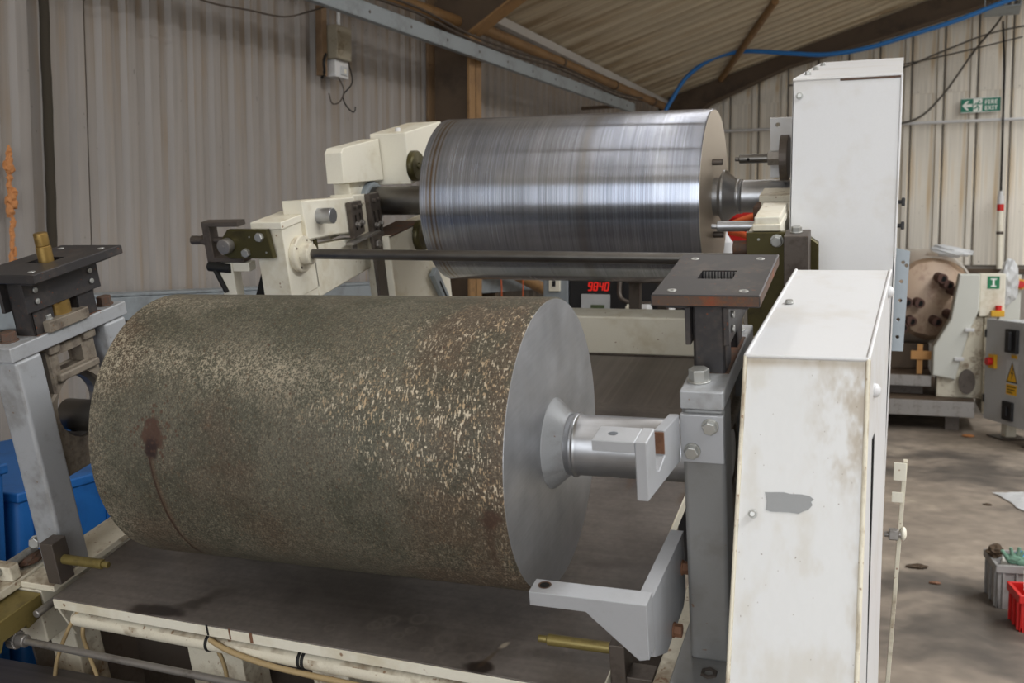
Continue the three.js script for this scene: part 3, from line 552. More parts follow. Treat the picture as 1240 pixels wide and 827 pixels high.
{
  const t = thing('lower_table', 'dark grimy lower table plate at the bottom left corner', 'table', 'F', [-0.6, -0.95, 0.4]);
  part(t, 'plate', box(-1.4, 0.1, -0.5, -0.478, 0.2, 0.75, 0.003), M.table);
  for (const [u, w] of [[-1.3, 0.3], [0, 0.3]]) part(t, 'leg', box(u - 0.03, u + 0.03, -1.24, -0.5, w - 0.03, w + 0.03, 0.003), M.darkSteel);
}
{ // rusty adjuster on the left rail
  const t = thing('rail_adjuster', 'rust-flaked white adjuster bracket on the left rail below the grey post', 'bracket', 'F', [-1.09, -0.298, 0.2]);
  part(t, 'bracket', [box(-1.135, -1.08, -0.2975, -0.278, 0.1, 0.30, 0.004), box(-1.135, -1.08, -0.278, -0.245, 0.19, 0.215, 0.004)], M.creamDirty);
  part(t, 'clamp', blob(0.022, 61, 1.2, 0.5, 1.3, 0.3).translate(-1.108, -0.266, 0.145), M.rustySteel);
  part(t, 'adjuster_bolt', [cyl([-1.108, -0.255, 0.12], [-1.108, -0.255, 0.19], 0.009, 14), cyl([-1.108, -0.255, 0.215], [-1.108, -0.255, 0.275], 0.009, 14)], M.bolt);
  bolt(t, [-1.1, -0.24, 0.12], [0.3, 0.2, 1], 0.02, M.bolt, 0.012);
}
// blue bins behind the left stand
for (const [z0, z1, y1, lab] of [[-1.86, -1.3, 1.10, 'tall blue plastic bin left of the grey stand, at the photo edge'], [-2.75, -1.89, 1.02, 'tall blue plastic bin behind the left grey stand']]) {
  const t = thing('storage_bin', lab, 'bin', 'W', [-2.3, 0, (z0 + z1) / 2]);
  part(t, 'body', [box(-2.6, -1.99, 0, y1, z0, z1, 0.02)], M.blue); part(t, 'rim', [box(-2.605, -1.984, y1 - 0.02, y1 + 0.006, z0 - 0.004, z1 + 0.004, 0.006)], M.blue);
  for (let k = 0; k < 4; k++) { const z = z0 + 0.06 + (k * (z1 - z0 - 0.12)) / 3; part(t, 'rib', box(-1.99, -1.972, 0.05, y1 - 0.05, z - 0.012, z + 0.012, 0.004), M.blue); }
}

// ---------------------------------------------------------------- covers on the right
{
  const t = thing('machine_cover', 'low white sheet-metal cover with a sloping top and a grey paint patch', 'machine cover', 'W', [-0.12, 0, -1.7]);
  // front face leans out towards its foot; left edge x = -0.2, right edge -0.035; back a little to the right
  const X0 = (z) => -0.2 + (-1.482 - z) * 0.03, X1 = (z) => -0.035 + (-1.482 - z) * 0.037;
  const yT = (z) => 1.459 + (-1.482 - z) * 0.205, zF = (y) => -1.482 + (1.459 - y) * 0.205;
  const quad = (a, b, c, d, th, n) => { // a slab from four corners (counter-clockwise seen from outside), thickness inwards along -n
    const P = [a, b, c, d].map((p) => new THREE.Vector3(...p)), N = new THREE.Vector3(...n).multiplyScalar(-th), Q = P.map((p) => p.clone().add(N)), tri = [];
    const f = (p, q, r, s) => tri.push(p, q, r, p, r, s);
    f(...P); f(Q[3], Q[2], Q[1], Q[0]); for (let i = 0; i < 4; i++) { const j = (i + 1) % 4; f(P[j], P[i], Q[i], Q[j]); }
    const g = new THREE.BufferGeometry().setFromPoints(tri); g.computeVertexNormals(); return metric(g);
  };
  const zb = -2.04, yb = 0.02;
  const A = [X0(-1.482), 1.459, -1.482], B = [X1(-1.482), 1.459, -1.482], Cc = [X1(zb), yT(zb), zb], Dd = [X0(zb), yT(zb), zb];
  const zf = zF(yb);
  part(t, 'front_panel', quad([X0(-1.482) - 0.012, yb, zf], [X1(-1.482) - 0.004, yb, zf], B, A, 0.003, [0, 0.2, 0.98]), M.coverFront, 'sooty front panel');
  part(t, 'top_panel', quad(A, B, Cc, Dd, 0.003, [0, 0.98, 0.2]), M.white);
  part(t, 'side_panel', [quad([X0(-1.482) - 0.012, yb, zf], A, Dd, [X0(zb), yb, zb], 0.003, [-1, 0, 0]), quad([X1(-1.482) - 0.004, yb, zf], [X1(zb), yb, zb], Cc, B, 0.003, [1, 0, 0])], M.white);
  part(t, 'edge_fold', [cyl(A, B, 0.003, 10), cyl(B, Cc, 0.003, 10), cyl(A, Dd, 0.003, 10)], M.white);
  part(t, 'edge_fold', [cyl([X0(-1.482) - 0.012, yb, zf], A, 0.003, 10), cyl([X1(-1.482) - 0.004, yb, zf], B, 0.0035, 10)], M.creamDirty, 'chipped corner edges with brown wear');
  // grey touch-up patch (ragged right end) on the leaning face
  const tilt = Math.atan(0.205), patch = prism('z', [[-0.031, -0.0125], [-0.024, -0.0145], [0.0, -0.0135], [0.013, -0.0142], [0.02, -0.010], [0.026, -0.0075], [0.031, -0.001], [0.029, 0.0035], [0.033, 0.0065], [0.027, 0.011], [0.016, 0.0125], [0.002, 0.0118], [-0.008, 0.0135], [-0.02, 0.0125], [-0.033, 0.0115], [-0.030, 0.0]], -0.0003, 0.0004, 0); patch.rotateX(-tilt);
  const yp = 1.262; part(t, 'paint_patch', patch.translate(-0.132, yp, zF(yp) + 0.0006), M.postGrey, 'grey touch-up paint patch');
  bolt(t, [-0.180, 1.243, zF(1.243) + 0.001], [0, 0.2, 0.98], 0.009, M.bolt, 0.005); bolt(t, [-0.17, yT(-1.78) + 0.001, -1.78], [0, 0.98, 0.2], 0.011, M.bolt, 0.004);
  for (const [y, z] of [[1.40, -1.62], [1.535, -1.98]]) part(t, 'dome_nut', blob(0.011, 5, 0.8, 1, 1, 0, 2).translate(X1(z) + 0.002, y, z), M.white);
  // black strip that paints in the shade of a gap beside the cover
  part(t, 'gap_shade_strip', box(-0.034, -0.0272, 0.05, 1.33, -1.66, -1.60, 0.0005), M.hole, 'black strip painting in the shade of a side gap');
  part(t, 'inner_frame', box(-0.16, -0.06, 0.02, 1.0, -1.98, -1.94, 0.002), M.darkSteel);
}
{
  const t = thing('machine_cover', 'tall pale grey-white machine cover with a rusty top edge behind the lower one', 'machine cover', 'W', [-0.13, 0, -3]);
  const zf = -2.55, zb = -3.45, yf = 2.012, yb = 2.205, th = 0.003;
  part(t, 'front_panel', prism('z', [[-0.252, 0.01], [-0.036, 0.01], [-0.0095, 1.6], [-0.0055, yf], [-0.2465, yf]], zf - th, zf, 0.001), M.white);
  const top = prism('x', [[zf + 0.002, yf], [zb, yb], [zb, yb + 0.003], [zf + 0.002, yf + 0.003]], -0.247, -0.004, 0.0005); part(t, 'top_panel', top, M.white);
  part(t, 'side_panel', [prism('x', [[zf, 0.01], [zb, 0.01], [zb, yb], [zf, yf]], -0.2465, -0.2435, 0.0005), prism('z', [[-0.036, 0.01], [-0.0095, 1.6], [-0.0055, yf], [-0.0085, yf], [-0.0125, 1.6], [-0.039, 0.01]], zb, zf, 0), prism('x', [[zf, yf], [zb, yf], [zb, yb]], -0.0085, -0.0056, 0)], M.white);
  part(t, 'edge_fold', [cyl([-0.2465, yf, zf], [-0.0055, yf, zf], 0.003, 10), cyl([-0.0055, yf, zf], [-0.0095, 1.6, zf], 0.003, 10)], M.white);
  part(t, 'rust_line', box(-0.14, -0.008, yf - 0.007, yf + 0.001, zf - 0.002, zf + 0.0018, 0.0005), M.rustySteel, 'rust creeping along the top edge');
  for (const y of [1.975, 1.633]) bolt(t, [-0.2305, y, zf], Z, 0.012, M.bolt, 0.006);
  for (const z of [-2.7, -2.95, -3.2]) bolt(t, [-0.225, yf + 0.003 + (zf - z) * 0.2145, z], [0, 0.98, 0.2], 0.012, M.bolt, 0.007);
  for (const [y, z] of [[1.76, -3.3], [1.69, -3.3]]) part(t, 'knob', [cyl([-0.012, y, z], [0.006, y, z], 0.006, 12), box(0.002, 0.012, y - 0.012, y + 0.012, z - 0.012, z + 0.012, 0.003)], M.black);
  const holes = []; for (const [y, z] of [[1.58, -3.56], [1.53, -3.58], [1.47, -3.58], [1.41, -3.6], [1.36, -3.62], [1.58, -3.72], [1.5, -3.72]]) holes.push(circlePts(z, y, 0.012, 10));
  part(t, 'drilled_plate', prism('z', [[-0.03, 1.3], [0.02, 1.3], [0.032, 1.615], [-0.03, 1.63]], -3.48, -3.466, 0.001, [[0.012, 1.58], [0.008, 1.52], [0.007, 1.46], [0.003, 1.40], [0.002, 1.345], [0.022, 1.57]].map(([a, b]) => circlePts(a, b, 0.0055, 10))), M.galv, 'grey drilled plate at the back');
}
{
  const t = thing('guard_post', 'slim chipped cream guard post with two bent tabs beside the white cover', 'post', 'W', [0.0, 0, -2.2]);
  const post = box(-0.004, 0.004, -1.22, 0, -0.012, 0.012, 0.001); post.rotateZ(-0.045); post.translate(0.024, 1.19, -2.2);
  part(t, 'post', post, M.creamDirty);
  part(t, 'tab', box(0.002, 0.026, 1.15, 1.186, -2.19, -2.186, 0.001), M.cream); part(t, 'tab', box(0.0, 0.022, 1.105, 1.126, -2.19, -2.186, 0.001), M.cream);
  part(t, 'clamp', [box(-0.004, 0.016, 1.03, 1.052, -2.19, -2.172, 0.003), cyl([-0.012, 1.04, -2.18], [0.02, 1.042, -2.18], 0.006, 12)], M.steel);
  part(t, 'dome_nut', blob(0.011, 8, 0.6, 1.3, 1, 0, 2).translate(0.024, 1.043, -2.185), M.cream);
}

// ---------------------------------------------------------------- rear roll unit (frame G)
{
  const t = thing('process_roll', 'polished steel roll with fine turning lines, on the rear machine behind the thin rod', 'roller', 'G', [-0.41, -0.25, 0]);
  t.rotation.z = -0.456 * D2R;
  const N = 128, R = 0.25, L = 0.828, prof = [[-L, R - 0.004], [-L + 0.004, R], [-0.004, R], [0, R - 0.004]], pos = [], uv = [], idx = [], nor = [];
  for (const [i, [x, r]] of prof.entries()) for (let k = 0; k <= N; k++) { const a = (k / N) * 2 * Math.PI; pos.push(x, r * Math.sin(a), r * Math.cos(a)); nor.push(i === 0 ? -0.4 : i === 3 ? 0.4 : 0, Math.sin(a), Math.cos(a)); uv.push((x + L) / L, k / N); }
  for (let i = 0; i < 3; i++) for (let k = 0; k < N; k++) { const a = i * (N + 1) + k, b = a + N + 1; idx.push(a, b, a + 1, b, b + 1, a + 1); }
  const g = new THREE.BufferGeometry(); g.setAttribute('position', new THREE.Float32BufferAttribute(pos, 3)); g.setAttribute('normal', new THREE.Float32BufferAttribute(nor, 3)); g.setAttribute('uv', new THREE.Float32BufferAttribute(uv, 2)); g.setIndex(idx);
  part(t, 'shell', g, M.rearRoll, 'polished steel shell');
  part(t, 'end_face', lathe([[-0.01, 0.246], [0.0005, 0.2465], [0.0005, 0.05]], 0, 0, 128), M.discDull, 'dull tan end face');
  part(t, 'end_face', lathe([[-L + 0.0005, 0.05], [-L + 0.0005, 0.2455], [-L + 0.01, 0.246]], 0, 0, 96), M.disc);
  part(t, 'hub_flare', lathe([[0, 0.055], [0.014, 0.055], [0.026, 0.076], [0.032, 0.076], [0.062, 0.051], [0.066, 0.05]], 0, 0, 64), M.chrome, 'bright flared collar');
  part(t, 'journal', lathe([[0.05, 0.04], [0.066, 0.05], [0.072, 0.05], [0.075, 0.0475], [0.078, 0.05], [0.082, 0.0465], [0.24, 0.0465], [0.243, 0.03], [0.25, 0.001]], 0, 0, 56), M.chrome);
  part(t, 'journal', lathe([[-1.16, 0.001], [-1.16, 0.044], [-1.158, 0.046], [-0.828, 0.046]], 0, 0, 56), M.shaftDark);
  for (const v of [0.105, -0.105]) part(t, 'stud', cyl([0, v, 0.03], [0.03, v, 0.03], 0.009, 14), M.darkSteel);
}
{
  const t = thing('rear_roll_stand', 'cream rear roll stand with stepped arms and bearing block, left of the polished roll', 'machine stand', 'G', [-1.12, -1.5, 0.1]);
  part(t, 'arm_block', [box(-1.165, -1.075, -0.16, 0.045, 0.45, 0.60, 0.003), box(-1.17, -1.07, 0.045, 0.066, 0.45, 0.606, 0.003)], M.cream);
  part(t, 'leg', box(-1.165, -1.078, -1.67, -0.16, 0.45, 0.60, 0.003), M.cream); part(t, 'leg', box(-1.1, -1.0, -1.82, -0.4, -0.3, 0.13, 0.003), M.cream);
  part(t, 'lower_arm', prism('x', [[0.46, -0.19], [0.14, -0.185], [0.0, -0.13], [0.2, -0.07], [0.46, -0.035]], -1.12, -1.075, 0.003), M.cream, 'tapered lower arm');
  const col = part(t, 'flange_collar', [lathe([[0, 0.001], [0, 0.05], [0.003, 0.052], [0.016, 0.052], [0.019, 0.049], [0.019, 0.03], [0.042, 0.03], [0.045, 0.028], [0.045, 0.01]], -0.04, 0.535, 40, -1.075)], M.creamDirty, 'round cream collar holding the rod');
  for (let k = 0; k < 4; k++) { const a = 0.6 + k * 1.57; part(col, 'hole', cyl([-1.0565, -0.04 + 0.041 * Math.sin(a), 0.535 + 0.041 * Math.cos(a)], [-1.0555, -0.04 + 0.041 * Math.sin(a), 0.535 + 0.041 * Math.cos(a)], 0.0035, 10), M.rustySteel); }
  part(t, 'edge_plate', box(-1.16, -1.068, -0.06, 0.05, 0.438, 0.449, 0.002), M.olive);
  part(t, 'stub_shaft', cyl([-1.14, 0.045, 0.425], [-1.012, 0.045, 0.425], 0.0225, 28), M.chrome, 'bright shaft stub');
  part(t, 'upper_arm', prism('x', [[0.50, 0.104], [0.40, 0.0885], [0.20, 0.057], [0.22, -0.05], [0.36, -0.027], [0.50, -0.01]], -1.13, -1.06, 0.004), M.cream, 'upper arm of the stand');
  part(t, 'upper_arm', prism('x', [[0.215, 0.066], [0.09, 0.045], [0.11, -0.085], [0.22, -0.06]], -1.14, -1.058, 0.003), M.cream);
  for (const [w, v, h] of [[0.235, 0.0, 0.105], [0.115, -0.02, 0.15]]) {
    const k = part(t, 'keeper_plate', prism('x', [[w - 0.034, v - h / 2], [w + 0.034, v - h / 2 - 0.006], [w + 0.034, v + h / 2], [w - 0.034, v + h / 2 - 0.006]], -1.058, -1.04, 0.002, [-0.014, 0.014].map((d) => [[w + d - 0.007, v - h * 0.36], [w + d + 0.007, v - h * 0.36], [w + d + 0.007, v + h * 0.12], [w + d - 0.007, v + h * 0.12]])), M.darkSteel, 'slotted steel keeper plate');
    for (const d of [-0.014, 0.014]) { bolt(k, [-1.04, v + h * 0.34, w + d], X, 0.011, M.darkSteel, 0.008); bolt(k, [-1.04, v - h * 0.18, w + d], X, 0.013, M.steel, 0.01); }
  }
  part(t, 'angle_tab', [box(-1.058, -1.03, -0.072, -0.064, 0.12, 0.30, 0.001), box(-1.06, -1.054, -0.10, -0.064, 0.24, 0.27, 0.001)], M.steel); bolt(t, [-1.032, -0.1, 0.16], X, 0.024, M.steel, 0.012);
  part(t, 'drop_bar', box(-1.036, -1.024, -0.415, -0.07, 0.11, 0.185, 0.002), M.darkSteel, 'dark flat bar hanging from the keeper');
  part(t, 'bearing_block', [box(-1.18, -1.12, -0.06, 0.085, -0.085, 0.12, 0.004), box(-1.18, -1.12, -0.06, 0.05, 0.12, 0.28, 0.004)], M.cream);
  part(t, 'bearing_ring', lathe([[0, 0.046], [0, 0.068], [0.012, 0.07], [0.02, 0.066], [0.02, 0.052], [0.01, 0.046]], 0, 0, 40, -1.12), M.galv, 'pale grey bearing ring');
  part(t, 'guard_box', box(-1.13, -1.0, 0.045, 0.213, -0.36, -0.07, 0.004), M.cream, 'boxy guard above the bearing');
  part(t, 'guard_lid', prism('x', [[0.195, 0.098], [0.188, 0.19], [0.17, 0.203], [-0.066, 0.198], [-0.066, 0.062]], -1.155, -1.095, 0.002), M.cream, 'slanted guard lid');
  part(t, 'cap_screw', cyl([-1.05, 0.21, -0.12], [-1.05, 0.224, -0.12], 0.009, 14), M.white);
  for (const [v, w, r] of [[0.10, -0.10, 0.05], [-0.13, -0.085, 0.052]]) part(t, 'end_disc', lathe([[-0.016, 0.001], [-0.016, r], [0.0, r], [0.006, r - 0.005], [0.006, 0.012], [0.012, 0.011], [0.012, 0.001]], v, w, 40, -0.984), M.olive, 'olive passivated disc');
  part(t, 'web_plate', prism('x', [[0.13, -0.085], [-0.3, -0.10], [-0.3, -0.42], [0.13, -0.42]], -1.09, -1.0, 0.003), M.cream);
  part(t, 'rusty_shelf', box(-1.095, -1.0, -0.092, -0.086, -0.12, 0.125, 0.001), M.rustySteel, 'rust-covered ledge');
  const st = box(-0.02, 0.02, -0.11, 0.11, -0.009, 0.009, 0.002); st.rotateY(Math.PI / 2); st.rotateX(0.55); st.translate(-0.985, -0.36, -0.19); part(t, 'slotted_strut', st, M.galv, 'grey diagonal slotted strut');
  const sl = box(-0.005, 0.005, -0.07, 0.06, -0.0096, 0.0096, 0); sl.rotateY(Math.PI / 2); sl.rotateX(0.55); sl.translate(-0.985, -0.36, -0.19); part(t, 'slot', sl, M.hole);
}
{
  const t = thing('clamp_plate', 'dark olive bolted plate with a round pin on the front of the rear stand', 'clamp plate', 'G', [-1.18, -0.03, 0.61]);
  part(t, 'plate', prism('z', [[-1.272, -0.008], [-1.255, -0.024], [-1.235, -0.032], [-1.098, -0.031], [-1.108, 0.049], [-1.235, 0.05], [-1.262, 0.02]], 0.607, 0.626, 0.002), M.olive);
  part(t, 'pin', [cyl([-1.237, 0.008, 0.626], [-1.237, 0.008, 0.652], 0.021, 32), cyl([-1.237, 0.008, 0.652], [-1.237, 0.008, 0.654], 0.004, 12)], M.steel, 'large round steel pin');
  for (const [u, v] of [[-1.13, 0.03], [-1.181, -0.014]]) bolt(t, [u, v, 0.626], Z, 0.022, M.bolt, 0.012, 'hex_bolt', false);
  for (const [u, v] of [[-1.165, 0.03], [-1.118, -0.014]]) part(t, 'dowel', cyl([u, v, 0.626], [u, v, 0.6268], 0.0025, 10), M.bolt);
}
{
  const t = thing('screw_clevis', 'grey steel U-shaped clevis with an adjusting screw at the far left of the rear machine', 'clevis', 'G', [-1.3, -0.04, 0.6]);
  part(t, 'clevis', prism('z', [[-1.335, -0.048], [-1.212, -0.048], [-1.212, -0.034], [-1.31, -0.034], [-1.31, 0.054], [-1.212, 0.054], [-1.212, 0.068], [-1.335, 0.068]], 0.565, 0.604, 0.002), M.darkSteel);
  part(t, 'screw', cyl([-1.36, 0.013, 0.585], [-1.262, 0.013, 0.585], 0.009, 14), M.darkSteel); 
  bolt(t, [-1.335, 0.013, 0.585], [-1, 0, 0], 0.026, M.darkSteel, 0.015); part(t, 'lock_nut', cyl([-1.352, 0.013, 0.585], [-1.388, 0.013, 0.585], 0.013, 12), M.darkSteel);
  part(t, 'handle', [cyl([-1.335, -0.06, 0.6], [-1.26, -0.066, 0.6], 0.014, 16), cyl([-1.315, -0.06, 0.605], [-1.285, -0.135, 0.605], 0.0075, 14)], M.rubber, 'black locking lever');
}
{
  const t = thing('clevis_support', 'cream angle post under the screw clevis', 'post', 'G', [-1.27, -1.6, 0.585]);
  part(t, 'post', box(-1.3, -1.255, -1.66, -0.05, 0.565, 0.602, 0.002), M.cream); part(t, 'bracket', box(-1.255, -1.2, -0.075, -0.05, 0.567, 0.600, 0.002), M.cream);
  part(t, 'wedge', prism('z', [[-1.225, -0.2], [-1.172, -0.2], [-1.172, -0.085]], 0.57, 0.59, 0.001), M.hole, 'dark wedge plate');
}
solo('tie_rod', 'long thin grey rod running across in front of the polished roll', 'rod', 'G', [-0.4, -0.05, 0.535], cyl([-1.0295, -0.04, 0.535], [0.176, -0.043, 0.58], 0.0142, 24), M.shaftDark);
{
  const t = thing('rear_bearing_bracket', 'olive plate and cream block bracket at the right end of the thin rod', 'bracket', 'G', [0.24, -0.2, 0.5]);
  part(t, 'plate', prism('z', [[0.177, 0.03], [0.302, 0.03], [0.337, 0.004], [0.337, -0.22], [0.177, -0.22]], 0.6, 0.62, 0.002), M.olive);
  part(t, 'block', [box(0.19, 0.254, 0.031, 0.047, 0.44, 0.612, 0.003), box(0.194, 0.252, 0.045, 0.064, 0.44, 0.607, 0.004)], M.cream, 'cream cap block');
  part(t, 'body', box(0.18, 0.25, -0.4, 0.031, 0.38, 0.599, 0.003), M.cream);
  bolt(t, [0.246, 0.011, 0.62], Z, 0.022, M.bolt, 0.012); bolt(t, [0.202, -0.045, 0.62], Z, 0.022, M.bolt, 0.012); part(t, 'dowel', cyl([0.205, 0.014, 0.62], [0.205, 0.014, 0.621], 0.003, 10), M.bolt);
  part(t, 'clevis', box(0.268, 0.321, -0.14, 0.037, 0.621, 0.69, 0.002), M.darkSteel, 'grey steel clevis block'); bolt(t, [0.292, 0.037, 0.65], Y, 0.02, M.bolt, 0.011); bolt(t, [0.283, -0.078, 0.69], Z, 0.02, M.bolt, 0.013);
  part(t, 'stub_shaft', [cyl([0.1, 0.03, 0.55], [0.19, 0.03, 0.55], 0.0125, 18), cyl([0.086, 0.03, 0.55], [0.1, 0.03, 0.55], 0.006, 12)], M.chrome); part(t, 'thumb_nut', cyl([0.14, -0.018, 0.57], [0.18, -0.018, 0.57], 0.018, 8), M.rustySteel);
  part(t, 'leg', box(0.18, 0.25, -1.67, -0.4, 0.4, 0.58, 0.003), M.cream);
}
{
  const t = thing('saddle_block', 'stepped cream saddle block under the bright shaft end, beside the tall cover', 'bearing block', 'G', [0.21, -0.1, 0.15]);
  part(t, 'block', [box(0.155, 0.258, -0.14, 0.012, 0.075, 0.17, 0.003)], M.cream); part(t, 'cap', [box(0.15, 0.258, 0.012, 0.03, 0.06, 0.172, 0.002)], M.creamDirty);
  part(t, 'jaw', box(0.132, 0.155, -0.08, -0.004, 0.075, 0.16, 0.003), M.rustySteel); part(t, 'leg', box(0.17, 0.25, -1.79, -0.14, 0.075, 0.17, 0.002), M.cream);
}
{
  const t = thing('core_spindle', 'short steel spindle with a hex nut on a white drilled plate above the bright shaft', 'spindle', 'G', [0.19, 0.05, 0.03]);
  part(t, 'plate', prism('z', [[0.162, 0.05], [0.235, 0.05], [0.235, 0.215], [0.162, 0.215]], 0.0, 0.012, 0.001, [circlePts(0.183, 0.196, 0.006, 12)]), M.white);
  part(t, 'disc', lathe([[0, 0.001], [0, 0.062], [0.02, 0.062], [0.022, 0.06], [0.022, 0.001]], 0.111, 0.05, 36, 0.195), M.darkSteel, 'dark round flange');
  part(t, 'nut', cyl([0.16, 0.111, 0.05], [0.195, 0.111, 0.05], 0.021, 6), M.steel); part(t, 'rod', [cyl([0.082, 0.111, 0.05], [0.16, 0.111, 0.05], 0.0125, 20), cyl([0.07, 0.111, 0.05], [0.082, 0.111, 0.05], 0.006, 12)], M.shaftDark); part(t, 'cross_hole', cyl([0.108, 0.111, 0.0615], [0.108, 0.111, 0.0633], 0.004, 12), M.hole);
}
// clutter glimpsed between the roll end and the saddle block
for (const [lab, pts] of [['orange rubber hose sloping up behind the shaft of the polished roll', [[-0.68, 1.67, -3.95], [-0.6, 1.712, -3.9], [-0.5, 1.748, -3.9], [-0.35, 1.78, -3.9]]], ['lower orange hose curving down behind the polished roll', [[-0.7, 1.70, -4.0], [-0.6, 1.69, -3.95], [-0.54, 1.675, -3.95], [-0.5, 1.64, -3.95]]]]) solo('rubber_hose', lab, 'hose', 'W', pts[0], tube(pts, 0.012, 24), M.orange);
{
  const t = thing('hose_rack', 'dark floor rack that carries hoses and bottles behind the polished roll', 'rack', 'W', [-0.55, 0, -4.1]);
  part(t, 'shelf', box(-0.95, -0.2, 1.50, 1.53, -4.3, -3.75, 0.003), M.darkSteel); for (const x of [-0.92, -0.23]) for (const z of [-4.27, -3.78]) part(t, 'leg', box(x - 0.02, x + 0.02, 0, 1.5, z - 0.02, z + 0.02, 0.002), M.darkSteel);
  part(t, 'back_panel', box(-0.95, -0.2, 1.53, 1.72, -4.3, -4.28, 0.002), M.galv);
}
solo('plastic_bottle', 'white plastic bottle standing behind the end face of the polished roll', 'bottle', 'W', [-0.615, 1.53, -3.9], lathe([[0, 0.001], [0, 0.035], [0.12, 0.035], [0.15, 0.014], [0.17, 0.014], [0.17, 0.001]], 0, 0, 24).rotateZ(Math.PI / 2).translate(-0.615, 1.53, -3.9), std('white_plastic', { color: '#e2e4e8', roughness: 0.4 }));
solo('storage_box', 'red plastic box on the rack behind the bright shaft', 'box', 'W', [-0.52, 1.53, -4.1], [box(-0.62, -0.42, 1.53, 1.76, -4.2, -4.02, 0.008), box(-0.63, -0.41, 1.74, 1.77, -4.21, -4.01, 0.006)], M.red);

// ---------------------------------------------------------------- instrument cabinet seen under the polished roll
{
  const t = thing('instrument_cabinet', 'black instrument cabinet with a red numeric display under the polished roll', 'cabinet', 'W', [-1.35, 0, -5.2]);
  part(t, 'body', box(-1.56, -0.92, 1.0, 1.62, -5.3, -5.0, 0.006), M.black); for (const x of [-1.5, -0.98]) part(t, 'leg', box(x - 0.03, x + 0.03, 0, 1.0, -5.2, -5.1, 0.003), M.black);
  part(t, 'panel', box(-1.495, -1.345, 1.29, 1.408, -5.0, -4.99, 0.003), M.grey, 'light grey instrument panel'); part(t, 'lcd', box(-1.443, -1.372, 1.334, 1.356, -4.991, -4.987, 0.001), M.lcd, 'green lcd window');
  const seg = { 9: 'abcdfg', 8: 'abcdefg', 4: 'bcfg', 0: 'abcdef' }, w = 0.017, h = 0.019, d = 0.006, geo = [];
  [...'9840'].forEach((ch, i) => {
    const at = { a: [0, h, 1], d: [0, -h, 1], g: [0, 0, 1], b: [w / 2, h / 2, 0], c: [w / 2, -h / 2, 0], f: [-w / 2, h / 2, 0], e: [-w / 2, -h / 2, 0] };
    for (const k of seg[ch]) { const [x, y, hor] = at[k]; const g = hor ? box(-w / 2, w / 2, -d / 2, d / 2, -0.002, 0.002, 0) : box(-d / 2, d / 2, -h / 2, h / 2, -0.002, 0.002, 0); g.translate(x, y, 0); g.applyMatrix4(new THREE.Matrix4().set(1, 0.15, 0, 0, 0, 1, 0, 0, 0, 0, 1, 0, 0, 0, 0, 1)); g.translate(-1.449 + i * 0.0285, 1.447, -4.998); geo.push(g); }
  });
  part(t, 'digits', geo, M.led, 'glowing red digits 9840');
  part(t, 'handle', tube([[-1.29, 1.5, -4.98], [-1.285, 1.40, -4.96], [-1.25, 1.375, -4.95], [-1.1, 1.365, -4.95], [-0.98, 1.35, -4.96]], 0.012, 24), M.darkSteel, 'bent dark handle bar');
}
{
  const t = thing('switch_box', 'blue-grey switch box with a small cream switch beside the black cabinet', 'switch box', 'W', [-1.64, 1.3, -5.05]);
  part(t, 'body', box(-1.70, -1.565, 1.2, 1.6, -5.12, -5.0, 0.008), M.galv); part(t, 'switch_plate', box(-1.665, -1.605, 1.42, 1.5, -5.0, -4.985, 0.004), M.cream); part(t, 'rocker', box(-1.645, -1.628, 1.445, 1.475, -4.986, -4.98, 0.002), M.black); part(t, 'leg', box(-1.66, -1.6, 0, 1.2, -5.1, -5.04, 0.003), M.galv);
}
for (const [x0, x1, h, lab, m] of [[-1.205, -1.18, 0.052, 'cream card standing upright on the beam before the black cabinet', M.cream], [-1.17, -1.10, 0.05, 'wide white paper bundle on the ledge before the black cabinet', M.white], [-1.05, -0.99, 0.04, 'small white paper bundle nearest the black angled bracket', M.white]]) {
  solo('paper_bundle', lab, 'paper', 'W', [(x0 + x1) / 2, 1.29, -4.8], [box(x0, x1, 1.29, 1.335 + h * 0.5, -4.86, -4.75, 0.002), box(x0 + 0.004, x1 - 0.003, 1.33 + h * 0.5, 1.345 + h * 0.5, -4.85, -4.76, 0.001)], m);
}
solo('ledge_shelf', 'narrow dark shelf below the black instrument cabinet', 'shelf', 'W', [-1.1, 1.27, -4.85], [box(-1.3, -0.9, 1.265, 1.29, -4.99, -4.7, 0.002)], M.darkSteel);

// ---------------------------------------------------------------- left wall things
{
  const t = thing('cable_rail', 'long pale grey perforated steel rail hung along the left wall', 'rail', 'B', [-2.98, 2.86, -6]);
  const g = [box(-3.0, -2.992, -0.046, 0.046, -3.2, 3.6, 0.002), box(-3.03, -2.992, 0.04, 0.046, -3.2, 3.6, 0.001), box(-3.03, -2.992, -0.046, -0.04, -3.2, 3.6, 0.001)].map((q) => q.rotateX(1.2 * D2R).translate(0, 2.935, -6.4));
  part(t, 'channel', g, M.galv);
  const hg = cyl([-2.9925, 0, 0], [-2.9905, 0, 0], 0.009, 12); for (let k = 0; k < 14; k++) { const z = 2.9 - k * 0.45; const m = part(t, 'rail_hole', hg.clone().translate(0, 2.935 - z * Math.tan(1.2 * D2R), z - 6.4), M.darkSteel); }
  for (const z of [-3.6, -6.38, -9.2]) part(t, 'hanger', box(-3.385, -2.998, 2.90 - (z + 6.4) * 0.02, 2.93 - (z + 6.4) * 0.02, z - 0.015, z + 0.015, 0.002), M.frameDark);
}
const tie = (lab, s0, y0, s1, y1) => { const t = thing('eave_pipe', lab, 'pipe', 'B', [-3.2, y0, -(s0 + s1) / 2]); part(t, 'tube', cyl([-3.2, y0, -s0], [-3.2, y1, -s1], 0.04, 20), M.pipe); return t; };
